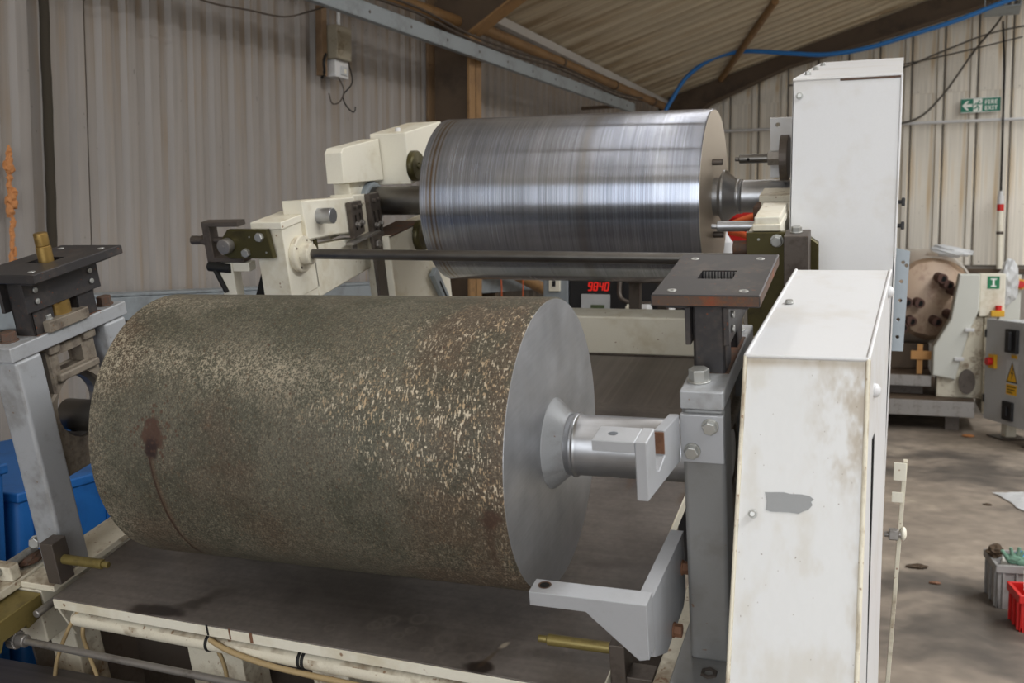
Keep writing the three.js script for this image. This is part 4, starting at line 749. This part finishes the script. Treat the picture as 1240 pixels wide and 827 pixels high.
tie('brown steel tube along the eave, nearer bay before the stanchion', 2.5, 3.0, 6.285, 3.16);
{ const t = tie('brown steel tube along the eave, far bay beyond the stanchion', 6.33, 3.185, 11.4, 3.262); for (const s of [8.2, 9.6, 10.9]) part(t, 'pipe_clip', lathe([[-0.02, 0.04], [-0.02, 0.046], [0.02, 0.046], [0.02, 0.04]], 0, 0, 20).rotateY(Math.PI / 2).translate(-3.2, 3.185 + (s - 6.33) * 0.015, -s), M.frameDark); }
solo('roof_brace', 'thin brown tube brace reaching from the far rafter up to the roof sheets', 'brace', 'B', [-2.68, 3.66, -11.8], cyl([-2.68, 3.60, -11.85], [-1.73, 3.92, -9.8], 0.035, 16), M.pipe);
solo('wall_brace', 'brown tube sloping across the lower left wall, seen below the polished roll', 'brace', 'B', [-3.15, 1.4, -7.5], cyl([-3.1, 1.62, -6.35], [-3.1, 0.9, -9.5], 0.045, 16), M.pipe);
for (const s of [6.62, 7.0]) solo('orange_cord', s < 7 ? 'thin orange cord looped over the sloping brown tube, nearer the stanchion' : 'thin orange cord hanging from the sloping brown tube, further from the stanchion', 'cord', 'B', [-3.05, 1.5, -s], tube([[-3.05, 1.68 - (s - 6.35) * 0.228, -s], [-3.045, 1.5, -s - 0.02], [-3.05, 1.3, -s - 0.05], [-3.06, 1.0, -s - 0.02]], 0.0042, 16), M.orange);
{
  const t = thing('joint_strip', 'dark olive rough strip filling a gap in the left wall sheets', 'joint strip', 'B', [-3.37, 1.45, -3.04]);
  const R = rng(31), pts = []; for (let k = 26; k <= 61; k++) pts.push([-3.372 + R() * 0.002, k * 0.056, -3.045 + (R() - 0.5) * 0.0035]);
  part(t, 'strip', tube(pts, 0.019, 240, 8), std('dark_foam_strip', { color: '#3a342a', roughness: 0.95 }));
}
{
  const t = thing('foam_seam', 'ragged orange expanding foam squeezed out of a left wall joint', 'foam', 'B', [-3.36, 1.4, -2.85]);
  const R = rng(33);
  for (const [y, r, k] of [[1.99, 0.014, 1.9], [1.94, 0.022, 1.5], [1.895, 0.014, 1], [1.84, 0.02, 1.0], [1.81, 0.026, 1.2], [1.775, 0.02, 1.4], [1.73, 0.012, 2], [1.68, 0.011, 2], [1.64, 0.01, 2], [1.59, 0.012, 2.4], [1.545, 0.022, 0.7], [1.5, 0.011, 1.8], [1.46, 0.012, 1.7], [1.42, 0.014, 1.6], [1.86, 0.013, 2.2], [1.705, 0.01, 2], [1.66, 0.009, 2.2], [1.615, 0.009, 2.2], [1.57, 0.012, 1.5], [1.52, 0.012, 1.5], [1.48, 0.009, 2], [1.44, 0.01, 2], [1.965, 0.013, 1.6]]) part(t, 'foam_blob', blob(r, 40 + (y * 100 | 0), 0.6, k, 0.9, 0.6).translate(-3.362, y, -2.85 + (R() - 0.5) * 0.02), M.foam);
}
{
  const t = thing('wall_switchgear', 'weathered grey isolator box and small switch on a timber batten, high on the left wall', 'switchgear', 'B', [-3.33, 2.63, -5.0]);
  part(t, 'batten', box(-3.372, -3.33, 2.60, 2.98, -4.945, -4.895, 0.003), M.frame); part(t, 'isolator_box', box(-3.37, -3.27, 2.70, 2.885, -5.10, -4.955, 0.006), paint('weathered_grey_box', [150, 142, 124], [104, 88, 62], 0.9, { seed: 171, tile: 4 }));
  part(t, 'switch_box', box(-3.37, -3.3, 2.605, 2.70, -5.115, -4.98, 0.006), M.white); part(t, 'switch_plate', box(-3.3, -3.292, 2.62, 2.67, -5.10, -5.03, 0.003), M.grey); part(t, 'rocker', box(-3.294, -3.287, 2.632, 2.656, -5.072, -5.055, 0.002), M.cream);
  part(t, 'conduit', cyl([-3.33, 2.885, -5.06], [-3.33, 3.1, -5.06], 0.011, 12), M.white);
  part(t, 'cable', tube([[-3.33, 2.72, -4.93], [-3.31, 2.66, -4.88], [-3.32, 2.62, -4.90], [-3.35, 2.59, -4.92]], 0.008, 16), M.rubber);
}
solo('loose_wire', 'thin brown wire sagging from the rail over the left wall', 'wire', 'B', [-3.1, 2.7, -4], tube([[-3.1, 2.76, -3.2], [-3.1, 2.709, -3.65], [-3.1, 2.733, -3.96], [-3.1, 2.761, -4.245], [-3.1, 2.829, -4.45], [-3.02, 2.90, -4.6]], 0.0045, 32, 6), M.wire);
solo('loose_wire', 'thin wire dangling in a hook below the wall switch', 'wire', 'B', [-3.3, 2.5, -5], tube([[-3.31, 2.61, -5.02], [-3.3, 2.54, -5.06], [-3.3, 2.47, -5.02], [-3.3, 2.45, -4.94], [-3.3, 2.50, -4.91]], 0.004, 24, 6), M.wire);
solo('loose_wire', 'thin dark wire curling to the right below the wall switch', 'wire', 'B', [-3.3, 2.5, -5.1], tube([[-3.31, 2.72, -5.12], [-3.3, 2.6, -5.15], [-3.3, 2.50, -5.05], [-3.3, 2.445, -5.1], [-3.3, 2.43, -5.17], [-3.3, 2.46, -5.18]], 0.004, 24, 6), M.rubber);
for (const [dy, lab] of [[0.07, 'dark cable lying along the top of the grey rail'], [0.10, 'second dark cable sagging above the grey rail towards the corner']]) solo('rail_cable', lab, 'cable', 'B', [-3.0, 2.95, -6], tube([0, 1, 2, 3, 4, 5, 6, 7].map((k) => [-3.005 + (k % 2) * 0.012, 2.90 + dy + k * 0.0165 + 0.02 * Math.sin(k * 1.9), -4.6 - k * 0.75]), 0.008, 60, 6), M.wire);
{
  const t = thing('cable_trunking', 'blue-grey cable trunking along the foot of the left wall sheets', 'trunking', 'B', [-3.3, 1.36, -4.6]);
  part(t, 'trunking', [box(-3.37, -3.22, 1.33, 1.432, -6.19, -1.2, 0.006), box(-3.37, -3.22, 1.33, 1.432, -8.5, -6.41, 0.006)], M.galv); part(t, 'lid', [box(-3.375, -3.215, 1.432, 1.445, -6.19, -1.2, 0.003), box(-3.375, -3.215, 1.432, 1.445, -8.5, -6.41, 0.003)], M.galv);
  for (const s of [1.6, 3.4, 5.2, 7.0]) part(t, 'bracket', box(-3.39, -3.24, 0.0, 1.33, -s - 0.02, -s + 0.02, 0.002), M.frameDark);
}

// ---------------------------------------------------------------- far wall things
{
  const t = thing('exit_sign', 'small green and white fire exit sign with an arrow on the far wall', 'sign', 'B', [0.02, 3.15, -12.36]);
  const W = 384, H = 150, cv = document.createElement('canvas'); cv.width = W; cv.height = H; const c = cv.getContext('2d');
  const gr = '#1c7a62', wh = '#eef0ea';
  c.fillStyle = gr; c.fillRect(0, 0, W, H); c.fillStyle = wh; c.fillRect(0, 0, W, 5); c.fillRect(0, H - 5, W, 5);
  c.beginPath(); for (const [x, y] of [[12, 75], [58, 26], [82, 26], [56, 60], [112, 60], [112, 90], [56, 90], [82, 124], [58, 124]]) c.lineTo(x, y); c.closePath(); c.fill();
  c.fillRect(122, 8, 86, 134); c.fillStyle = gr;                                   // doorway with a running figure
  c.beginPath(); c.arc(178, 34, 10, 0, 7); c.fill(); c.lineWidth = 12; c.strokeStyle = gr; c.lineCap = 'round';
  for (const l of [[[170, 50], [160, 82]], [[170, 54], [146, 56], [136, 70]], [[172, 54], [190, 66], [200, 58]], [[160, 82], [176, 100], [172, 128]], [[160, 84], [146, 106], [128, 108]]]) { c.beginPath(); l.forEach(([x, y], i) => (i ? c.lineTo(x, y) : c.moveTo(x, y))); c.stroke(); }
  c.fillStyle = wh; c.font = 'bold 60px sans-serif'; c.textBaseline = 'middle'; c.textAlign = 'center'; c.fillText('FIRE', 294, 46, 150); c.fillText('EXIT', 294, 107, 150);
  const map = new THREE.CanvasTexture(cv); map.colorSpace = THREE.SRGBColorSpace;
  part(t, 'backing', box(-0.178, 0.217, 3.14, 3.298, -12.372, -12.36, 0.002), M.white);
  const f = new THREE.PlaneGeometry(0.39, 0.152); f.translate(0.0195, 3.219, -12.3585); part(t, 'sign_face', f, std('exit_sign_print', { map, roughness: 0.5 }), 'printed arrow, running figure and the words FIRE EXIT');
}
solo('wall_conduit', 'thin white conduit running level across the far wall', 'conduit', 'B', [0, 3.05, -12.35], cyl([-3.1, 3.075, -12.345], [3.0, 3.03, -12.345], 0.018, 14), M.white);
solo('wall_cable', 'loose grey cable sagging diagonally across the far wall to the tray', 'cable', 'B', [-0.3, 3.4, -12.3], tube([[-1.6, 3.07, -12.31], [-0.9, 3.05, -12.31], [-0.6, 3.11, -12.31], [-0.37, 3.327, -12.3], [-0.061, 3.782, -12.28], [0.163, 4.0, -11.9], [0.2, 4.05, -11.62]], 0.011, 60, 8), M.greyCable);
solo('wall_cable', 'grey cable looping just under the far rafter', 'cable', 'B', [-0.3, 3.8, -12.3], tube([[-2.0, 3.55, -12.31], [-0.8, 3.66, -12.31], [-0.4, 3.80, -12.31], [0.09, 3.96, -12.31], [0.6, 4.03, -12.31]], 0.009, 50, 8), M.greyCable);
solo('wall_cable', 'thin grey cable strung level high on the far wall above the sign', 'cable', 'B', [-0.3, 3.7, -12.3], tube([[-1.8, 3.64, -12.32], [-0.8, 3.70, -12.32], [-0.2, 3.79, -12.32], [0.4, 3.90, -12.32]], 0.008, 40, 8), M.greyCable);
solo('beacon_cable', 'dark cable hanging straight from the ceiling tray down to the beacon', 'cable', 'B', [0.24, 2.3, -12.3], tube([[0.2, 4.0, -11.95], [0.235, 3.6, -12.3], [0.245, 2.9, -12.31], [0.25, 2.26, -12.3]], 0.011, 40, 8), M.rubber);
{
  const t = thing('beacon_pole', 'slim cream pole with a red and white beacon against the far wall', 'beacon', 'B', [0.26, 1.46, -12.27]);
  part(t, 'pole', cyl([0.262, 1.46, -12.28], [0.25, 2.08, -12.28], 0.03, 16), M.cream); part(t, 'clip', cyl([0.254, 1.83, -12.28], [0.254, 1.86, -12.28], 0.036, 16), M.darkSteel);
  part(t, 'red_lens', cyl([0.25, 2.08, -12.28], [0.25, 2.15, -12.28], 0.036, 18), M.red, 'red lens band'); part(t, 'white_lens', [cyl([0.25, 2.15, -12.28], [0.25, 2.24, -12.28], 0.033, 18), cyl([0.25, 2.24, -12.28], [0.25, 2.29, -12.28], 0.022, 14)], M.white);
}
{
  const t = thing('cable_tray', 'grey cable tray end hanging from the roof at the top right', 'cable tray', 'B', [0.19, 4.0, -11.2]);
  part(t, 'tray', [box(0.02, 0.03, 3.985, 4.12, -11.57, -11.14, 0.002), box(0.33, 0.34, 3.985, 4.12, -11.57, -11.14, 0.002)], M.galv); part(t, 'tray_floor', box(0.02, 0.34, 3.98, 3.99, -11.57, -11.14, 0.001), M.galv);
  for (let k = 0; k < 5; k++) part(t, 'cable', cyl([0.06 + k * 0.06, 4.01, -11.62], [0.06 + k * 0.06, 4.01, -11.16], 0.018, 10), M.greyCable); part(t, 'drop_rod', [cyl([0.18, 4.0, -11.3], [0.18, roofY(0.18) - 0.025, -11.3], 0.008, 8)], M.galv);
}
solo('air_hose', 'bright blue air hose draped along the far rafter', 'hose', 'B', [-1.5, 3.7, -11.08], tube([[-3.151, 2.698, -11.08], [-3.106, 3.163, -11.08], [-3.024, 3.308, -11.08], [-2.891, 3.501, -11.08], [-2.713, 3.636, -11.08], [-2.537, 3.710, -11.08], [-2.277, 3.740, -11.08], [-1.851, 3.690, -11.08], [-1.438, 3.642, -11.08], [-1.040, 3.675, -11.08], [-0.656, 3.764, -11.08], [-0.211, 3.875, -11.08], [0.202, 4.011, -11.08], [0.573, 4.121, -11.08]], 0.023, 120, 10), M.blueHose);

// ---------------------------------------------------------------- far right: wrapped drum machine and control cabinet
{
  const t = thing('winder_platform', 'low dark steel-edged platform of the wrapped drum machine', 'platform', 'W', [0.2, 0, -10.9]);
  part(t, 'lower_slab', box(-0.6, 0.68, 0.14, 0.285, -12.0, -10.1, 0.006), M.steel); part(t, 'lower_top', box(-0.595, 0.675, 0.285, 0.292, -11.99, -10.11, 0.001), M.frameDark); part(t, 'upper_slab', box(-0.6, 0.315, 0.38, 0.485, -11.8, -10.35, 0.006), M.steel); part(t, 'upper_top', box(-0.595, 0.31, 0.485, 0.49, -11.79, -10.36, 0.001), M.frameDark);
  for (const [x, z] of [[-0.5, -10.3], [0.5, -10.3], [-0.5, -11.8], [0.5, -11.8]]) part(t, 'foot', box(x - 0.06, x + 0.06, 0, 0.14, z - 0.06, z + 0.06, 0.003), M.darkSteel); part(t, 'riser', box(-0.5, 0.25, 0.292, 0.38, -11.7, -10.5, 0.003), M.darkSteel);
}
{
  const t = thing('winder_machine', 'cream machine head with a round vent, right of the film-wrapped drum', 'machine', 'W', [0.6, 0, -10.7]);
  part(t, 'body', prism('z', [[0.36, 0.293], [0.744, 0.293], [0.744, 1.05], [0.66, 1.05], [0.52, 0.52], [0.36, 0.5]], -10.72, -10.32, 0.008), M.creamDirty);
  part(t, 'end_panel', box(0.745, 0.785, 0.16, 1.045, -11.05, -10.28, 0.004), M.creamDirty);
  part(t, 'sloping_cover', prism('z', [[0.522, 1.435], [0.694, 1.435], [0.695, 1.11], [0.62, 0.92], [0.512, 0.465], [0.32, 0.50], [0.32, 0.76], [0.46, 1.02]], -10.62, -10.24, 0.01), M.greenPaint, 'pale sloping cover');
  for (const [x, y] of [[0.61, 0.93], [0.53, 0.66]]) part(t, 'latch', box(x - 0.03, x + 0.05, y - 0.015, y + 0.015, -10.25, -10.2, 0.004), M.white);
  part(t, 'vent', [prism('z', circlePts(0, 0, 0.115, 24), 0, 0.02, 0.003)].map((g) => g.scale(0.62, 1, 1).translate(0.612, 0.455, -10.235)), M.darkSteel, 'dark round mesh vent');
  part(t, 'switch_housing', box(0.695, 0.905, 1.052, 1.44, -10.6, -10.26, 0.01), M.cream);
  const cv = document.createElement('canvas'); cv.width = cv.height = 96; const c = cv.getContext('2d'); c.fillStyle = '#137a4e'; c.fillRect(0, 0, 96, 96); c.fillStyle = '#f0f2ee'; c.fillRect(40, 26, 16, 52); c.beginPath(); c.moveTo(24, 26); c.lineTo(72, 26); c.lineTo(72, 16); c.lineTo(24, 16); c.fill(); c.fillRect(28, 70, 40, 10);
  const map = new THREE.CanvasTexture(cv); map.colorSpace = THREE.SRGBColorSpace; const f = new THREE.PlaneGeometry(0.1, 0.11); f.translate(0.806, 1.36, -10.255); part(t, 'safety_sticker', f, std('green_sticker', { map, roughness: 0.5 }), 'green and white safety sticker');
  part(t, 'stop_base', box(0.79, 0.9, 1.055, 1.11, -10.26, -10.18, 0.006), M.yellow, 'yellow switch base'); part(t, 'stop_button', cyl([0.85, 1.11, -10.22], [0.85, 1.155, -10.22], 0.028, 16), M.red, 'red button');
}
{
  const t = thing('wrapped_drum', 'big drum wrapped in clear stretch film with brown tube ends poking out', 'drum', 'W', [0.2, 0.75, -10.9]);
  const g = new THREE.LatheGeometry([[0.001, -0.5], [0.30, -0.48], [0.42, -0.36], [0.45, -0.1], [0.45, 0.2], [0.36, 0.42], [0.001, 0.45]].map(([a, b]) => new THREE.Vector2(a, b)), 14); g.rotateX(Math.PI / 2); g.rotateY(0.25);
  const core = metric(creased(g)).translate(0.205, 1.188, -11.25); part(t, 'core', core, paint('tan_wrapped_paper', [188, 164, 142], [150, 120, 104], 0.8, { seed: 181, tile: 2 }));
  const R = rng(51), fg = new THREE.LatheGeometry([[0.05, -0.53], [0.34, -0.51], [0.46, -0.38], [0.49, -0.1], [0.485, 0.2], [0.4, 0.45]].map(([a, b]) => new THREE.Vector2(a, b)), 40, 0, Math.PI * 2), p = fg.attributes.position;
  for (let i = 0; i < p.count; i++) { const k = 1 + (fbm((Math.atan2(p.getZ(i), p.getX(i)) / 6.2832 + 1) % 1, (p.getY(i) + 1) / 2, 14, 9, 71, 3) - 0.5) * 0.12; p.setX(i, p.getX(i) * k); p.setZ(i, p.getZ(i) * k); }
  fg.rotateX(Math.PI / 2); fg.rotateY(0.25); fg.computeVertexNormals(); part(t, 'stretch_film', metric(fg).translate(0.205, 1.188, -11.25), M.film, 'wrinkled clear film');
  for (const [x, y] of [[0.09, 1.165], [0.195, 1.16], [0.35, 0.99], [0.475, 1.05], [0.385, 1.39], [0.44, 1.33], [0.50, 1.27], [0.06, 0.93], [0.13, 0.99]]) { const e = part(t, 'tube_end', cyl([x * 1.035 - 0.06, 1.6 + (y - 1.58) * 1.035, -10.95], [x * 1.035, 1.6 + (y - 1.6) * 1.035, -10.66], 0.047, 20), M.cardboard, 'brown tube end'); part(e, 'bore', cyl([x * 1.035, 1.6 + (y - 1.6) * 1.035, -10.661], [x * 1.035, 1.6 + (y - 1.6) * 1.035, -10.658], 0.028, 16), M.hole); }
  part(t, 'cradle', [box(-0.15, 0.3, 0.49, 0.74, -11.5, -10.9, 0.01)], M.frameDark);
}
solo('film_bundle', 'silvery crumpled film bundle lying on top of the wrapped drum', 'plastic film', 'W', [0.48, 1.5, -10.5], [blob(0.09, 91, 2.0, 0.55, 1, 0.5).rotateZ(-0.15).translate(0.47, 1.64, -10.9)], M.filmWhite);
solo('film_bag', 'crumpled clear plastic bag draped behind the cream switch housing', 'plastic film', 'W', [0.95, 1.25, -10.75], [blob(0.12, 93, 0.7, 1.6, 0.8, 0.45).translate(0.97, 1.36, -10.73)], M.filmWhite);
{
  const t = thing('side_panel_box', 'pale green box with a yellow and red knob behind the cream switch housing', 'control box', 'W', [1.05, 0, -10.9]);
  part(t, 'body', box(0.92, 1.1, 0.9, 1.42, -11.2, -10.95, 0.008), M.greenPaint); part(t, 'stand', box(0.98, 1.04, 0, 0.9, -11.1, -11.04, 0.004), M.greenPaint); part(t, 'knob_base', cyl([1.09, 1.33, -10.95], [1.09, 1.33, -10.9], 0.05, 18), M.yellow); part(t, 'knob', cyl([1.09, 1.33, -10.9], [1.09, 1.33, -10.85], 0.035, 18), M.red);
}
{
  const t = thing('timber_block', 'small pale timber cross standing on the upper platform beneath the drum', 'timber', 'W', [0.2, 0.49, -10.45]);
  part(t, 'upright', box(0.185, 0.235, 0.49, 0.77, -10.46, -10.42, 0.003), M.wood); part(t, 'crosspiece', box(0.13, 0.31, 0.63, 0.71, -10.42, -10.395, 0.003), M.wood);
}
{ // grey control cabinet, turned so that its door faces left
  const t = thing('control_cabinet', 'light grey electrical cabinet with a yellow warning triangle at the right edge', 'cabinet', 'W', [0.75, 0, -10.05]);
  t.rotation.y = -1.165;                     // local +x runs along the door, local +z faces out of it
  const L = 0.85, b = bases; b.set(t, [0, 0, 0]);
  // the door plane runs from the far upright towards the viewer; +z of the group looks to the left
  part(t, 'body', box(0, L, 0.165, 1.035, -0.34, -0.03, 0.004).rotateY(0), M.grey); part(t, 'door', box(-0.01, L + 0.01, 0.155, 1.045, -0.03, 0.0, 0.004), M.grey, 'light grey door');
  for (const y of [0.3, 0.88]) part(t, 'hinge', cyl([-0.012, y, -0.005], [-0.012, y + 0.07, -0.005], 0.016, 12), M.black);
  part(t, 'rotary_switch', [box(0.36, 0.54, 0.78, 0.98, 0, 0.03, 0.004), box(0.42, 0.48, 0.8, 0.96, 0.03, 0.06, 0.006)], M.black, 'black rotary switch'); part(t, 'door_lock', [box(0.34, 0.5, 0.2, 0.36, 0, 0.025, 0.004), box(0.40, 0.44, 0.24, 0.32, 0.025, 0.04, 0.003)], M.black);
  part(t, 'stop_base', box(0.10, 0.20, 0.62, 0.74, 0, 0.03, 0.004), M.yellow); part(t, 'stop_button', cyl([0.15, 0.68, 0.03], [0.15, 0.68, 0.075], 0.035, 18), M.red);
  const cv = document.createElement('canvas'); cv.width = 128; cv.height = 192; const c = cv.getContext('2d'); c.fillStyle = '#c8cacc'; c.fillRect(0, 0, 128, 192); c.fillStyle = '#1a1712'; c.beginPath(); c.moveTo(64, 4); c.lineTo(126, 122); c.lineTo(2, 122); c.fill(); c.fillStyle = '#e8b21c'; c.beginPath(); c.moveTo(64, 20); c.lineTo(114, 114); c.lineTo(14, 114); c.fill();
  c.fillStyle = '#1a1712'; c.beginPath(); for (const [x, y] of [[70, 38], [50, 74], [64, 74], [56, 108], [80, 66], [66, 66], [78, 40]]) c.lineTo(x, y); c.fill(); c.fillStyle = '#e8b21c'; c.fillRect(6, 130, 116, 58); c.fillStyle = '#6a5312'; for (const [y, w] of [[140, 96], [156, 84], [172, 60]]) c.fillRect(16, y, w, 8);
  const map = new THREE.CanvasTexture(cv); map.colorSpace = THREE.SRGBColorSpace; const f = new THREE.PlaneGeometry(0.19, 0.30); f.translate(0.45, 0.565, 0.0025); part(t, 'warning_sticker', f, std('electric_warning_print', { map, roughness: 0.5 }), 'yellow electric shock warning triangle');
  part(t, 'label_plate', box(0.43, 0.52, 0.735, 0.765, 0, 0.003, 0.0005), M.yellow);
  part(t, 'leg', box(0.10, 0.19, 0.012, 0.165, -0.2, -0.11, 0.003), M.cream); part(t, 'leg', box(0.66, 0.75, 0.012, 0.165, -0.2, -0.11, 0.003), M.cream); part(t, 'foot_plate', box(0.02, 0.30, 0, 0.012, -0.28, -0.02, 0.002), M.darkSteel); part(t, 'foot_plate', box(0.6, 0.82, 0, 0.012, -0.28, -0.02, 0.002), M.darkSteel);
}

// ---------------------------------------------------------------- floor things at the right
function crate(name, label, mat, at, turn, w, d, h, extra = 0) {
  const t = thing(name, label, 'crate', 'W', [0, 0, 0]); t.position.set(...at); t.rotation.y = turn;
  const th = 0.004, f = 0.012;
  part(t, 'floor_panel', box(f, w - f, 0.004, 0.012, -d + f, -f, 0.001), mat);
  part(t, 'side_panel', [prism('z', [[f, 0], [w - f, 0], [w, h], [0, h]], -th - 0.004, -0.004, 0.0008), prism('z', [[f, 0], [w - f, 0], [w, h], [0, h]], -d + 0.004, -d + 0.004 + th, 0.0008), prism('x', [[-f, 0], [-d + f, 0], [-d, h], [0, h]], 0.004, 0.004 + th, 0.0008), prism('x', [[-f, 0], [-d + f, 0], [-d, h], [0, h]], w - 0.004 - th, w - 0.004, 0.0008)], mat);
  part(t, 'rim', [box(-0.006, w + 0.006, h - 0.035, h, -0.006, 0.008, 0.003), box(-0.006, w + 0.006, h - 0.035, h, -d - 0.008, -d + 0.006, 0.003), box(-0.008, 0.006, h - 0.035, h, -d - 0.006, 0.006, 0.003), box(w - 0.006, w + 0.008, h - 0.035, h, -d - 0.006, 0.006, 0.003)], mat);
  for (let k = 0; k < 4; k++) { const x = f + 0.015 + (k * (w - 2 * f - 0.03)) / 3; part(t, 'rib', box(x - 0.004, x + 0.004, 0.004, h - 0.03, -0.006, 0.006, 0.002), mat); }
  for (let k = 0; k < 3; k++) { const z = -0.03 - (k * (d - 0.06)) / 2; part(t, 'rib', box(-0.006, 0.012, 0.004, h - 0.03, z - 0.004, z + 0.004, 0.002), mat); }
  return t;
}
crate('plastic_crate', 'grey plastic crate full of rags and a green glove on the floor', M.crate, [0.458, 0, -5.06], 0.12, 0.22, 0.26, 0.205);
crate('plastic_crate', 'bright red plastic crate on the floor at the right edge', M.red, [0.525, 0, -4.76], 0.15, 0.3, 0.19, 0.165);
solo('brown_rag', 'dark brown oily rag hanging over the corner of the grey crate', 'rag', 'W', [0.46, 0.2, -5.2], [blob(0.034, 111, 1.0, 0.8, 1.4, 0.6).translate(0.462, 0.228, -5.2), blob(0.02, 113, 0.7, 1.2, 1, 0.5).translate(0.447, 0.2, -5.23)], M.ragBrown);
solo('blue_cloth', 'crumpled blue cloth in the grey crate at the photo edge', 'rag', 'W', [0.57, 0.2, -5.14], blob(0.035, 117, 1.5, 0.7, 1, 0.6).translate(0.585, 0.232, -5.16), M.ragBlue);
solo('white_rag', 'pale rag bunched under the green glove in the grey crate', 'rag', 'W', [0.53, 0.15, -5.16], blob(0.06, 119, 1.45, 0.55, 1.3, 0.5).translate(0.555, 0.175, -5.17), M.ragWhite);
{
  const t = thing('rubber_glove', 'pale green rubber glove with fingers up on the grey crate', 'glove', 'W', [0.5, 0.2, -5.1]);
  const fs = [[0.0, 0.02, 0.06], [0.35, 0.016, 0.075], [0.7, 0.0, 0.07], [1.15, -0.02, 0.06], [-0.7, 0.03, 0.05]].map(([a, o, l]) => cyl([0.525 + o, 0.228, -5.105], [0.525 + o + Math.sin(-a + 0.5) * l * 0.8, 0.228 + Math.cos(-a + 0.5) * l * 0.75, -5.1], 0.010, 10, 0.0075));
  part(t, 'palm', [blob(0.03, 121, 1.3, 0.8, 0.7, 0.3).translate(0.53, 0.225, -5.11), ...fs], M.glove); part(t, 'cuff', cyl([0.545, 0.215, -5.11], [0.6, 0.205, -5.1], 0.022, 14, 0.028), M.glove);
}
{
  const t = thing('paper_scrap', 'white paper scrap leaning out over the red crate', 'paper', 'W', [0.59, 0.13, -4.87]);
  const g = new THREE.PlaneGeometry(0.09, 0.09, 6, 6), p = g.attributes.position; for (let i = 0; i < p.count; i++) p.setZ(i, 0.012 * Math.sin(p.getX(i) * 60) * Math.cos(p.getY(i) * 45)); g.computeVertexNormals(); g.rotateX(-0.5); const h = g.clone().translate(0, -0.0015, -0.0015); part(t, 'sheet', [metric(g), metric(h)].map((q) => q.translate(0.592, 0.2, -4.86)), M.ragWhite);
}
{
  const t = thing('plastic_sheet', 'crumpled milky plastic sheet lying on the floor near the cabinet', 'plastic sheet', 'W', [0.9, 0, -7.4]);
  const g = new THREE.PlaneGeometry(0.6, 0.5, 40, 34), p = g.attributes.position;
  for (let i = 0; i < p.count; i++) { const x = p.getX(i), y = p.getY(i), e = Math.max(Math.abs(x) / 0.3, Math.abs(y) / 0.25); p.setZ(i, 0.006 + (1 - e * e * 0.9) * (0.01 + 0.08 * Math.abs(fbm(x + 0.5, y + 0.5, 9, 9, 131, 3) - 0.5) + 0.03 * fbm(x + 0.5, y + 0.5, 3, 3, 137, 2))); p.setX(i, x * (1 - 0.15 * fbm(0.3, y + 0.5, 4, 6, 139, 2))); }
  g.computeVertexNormals(); g.rotateX(-Math.PI / 2); g.rotateY(0.3); part(t, 'sheet', metric(g).translate(0.97, 0, -7.4), M.filmWhite);
}
{ // scraps on the floor
  const R = rng(141);
  [['dark oily scrap of rag on the floor beside the guard post', 0.13, -5.6, 0.03, M.ragBrown], ['rusty flat flake lying on the floor near the grey crate', 0.21, -5.35, 0.018, M.rustBolt], ['dry brown leaf below the grey cabinet leg', 0.62, -9.9, 0.035, M.foam], ['small dark clod on the floor by the plastic sheet', 0.58, -7.2, 0.018, M.ragBrown]].forEach(([lab, x, z, r, m], i) => solo('floor_scrap', lab, 'scrap', 'W', [x, 0, z], blob(r, 151 + i * 4, 1.5, 0.3, 1, 0.6).translate(x, r * 0.28, z), m));
}
// fluorescent battens hung under the near roof slope, parallel to the left wall
for (let k = 0; k < 6; k++) {
  const s0 = -1.4 + k * 1.62, lamp = M.tube, t = thing('batten_lamp', ['first', 'second', 'third', 'fourth', 'fifth', 'sixth'][k] + ' twin fluorescent batten under the roof, counted from the door', 'lamp', 'B', [-1.25, 3.78, -s0 - 0.75], 'roof battens');
  part(t, 'housing', box(-1.32, -1.18, 3.78, 3.84, -s0 - 1.5, -s0, 0.004), M.white);
  for (const x of [-1.285, -1.215]) part(t, 'tube', cyl([x, 3.762, -s0 - 1.48], [x, 3.762, -s0 - 0.02], 0.013, 12), lamp);
  for (const z of [0.3, 1.2]) part(t, 'hanger', box(-1.255, -1.245, 3.84, roofY(-1.25) - 0.045, -s0 - z - 0.005, -s0 - z + 0.005, 0.001), M.galv);
  areaLight('batten_light', 0.12, 1.46, bPos(-1.25, 3.742, s0 + 0.75), bPos(-1.25, 2.742, s0 + 0.75), new THREE.Color(1.0, 0.98, 0.96), 6.2);
}
renderer.render(scene, camera);
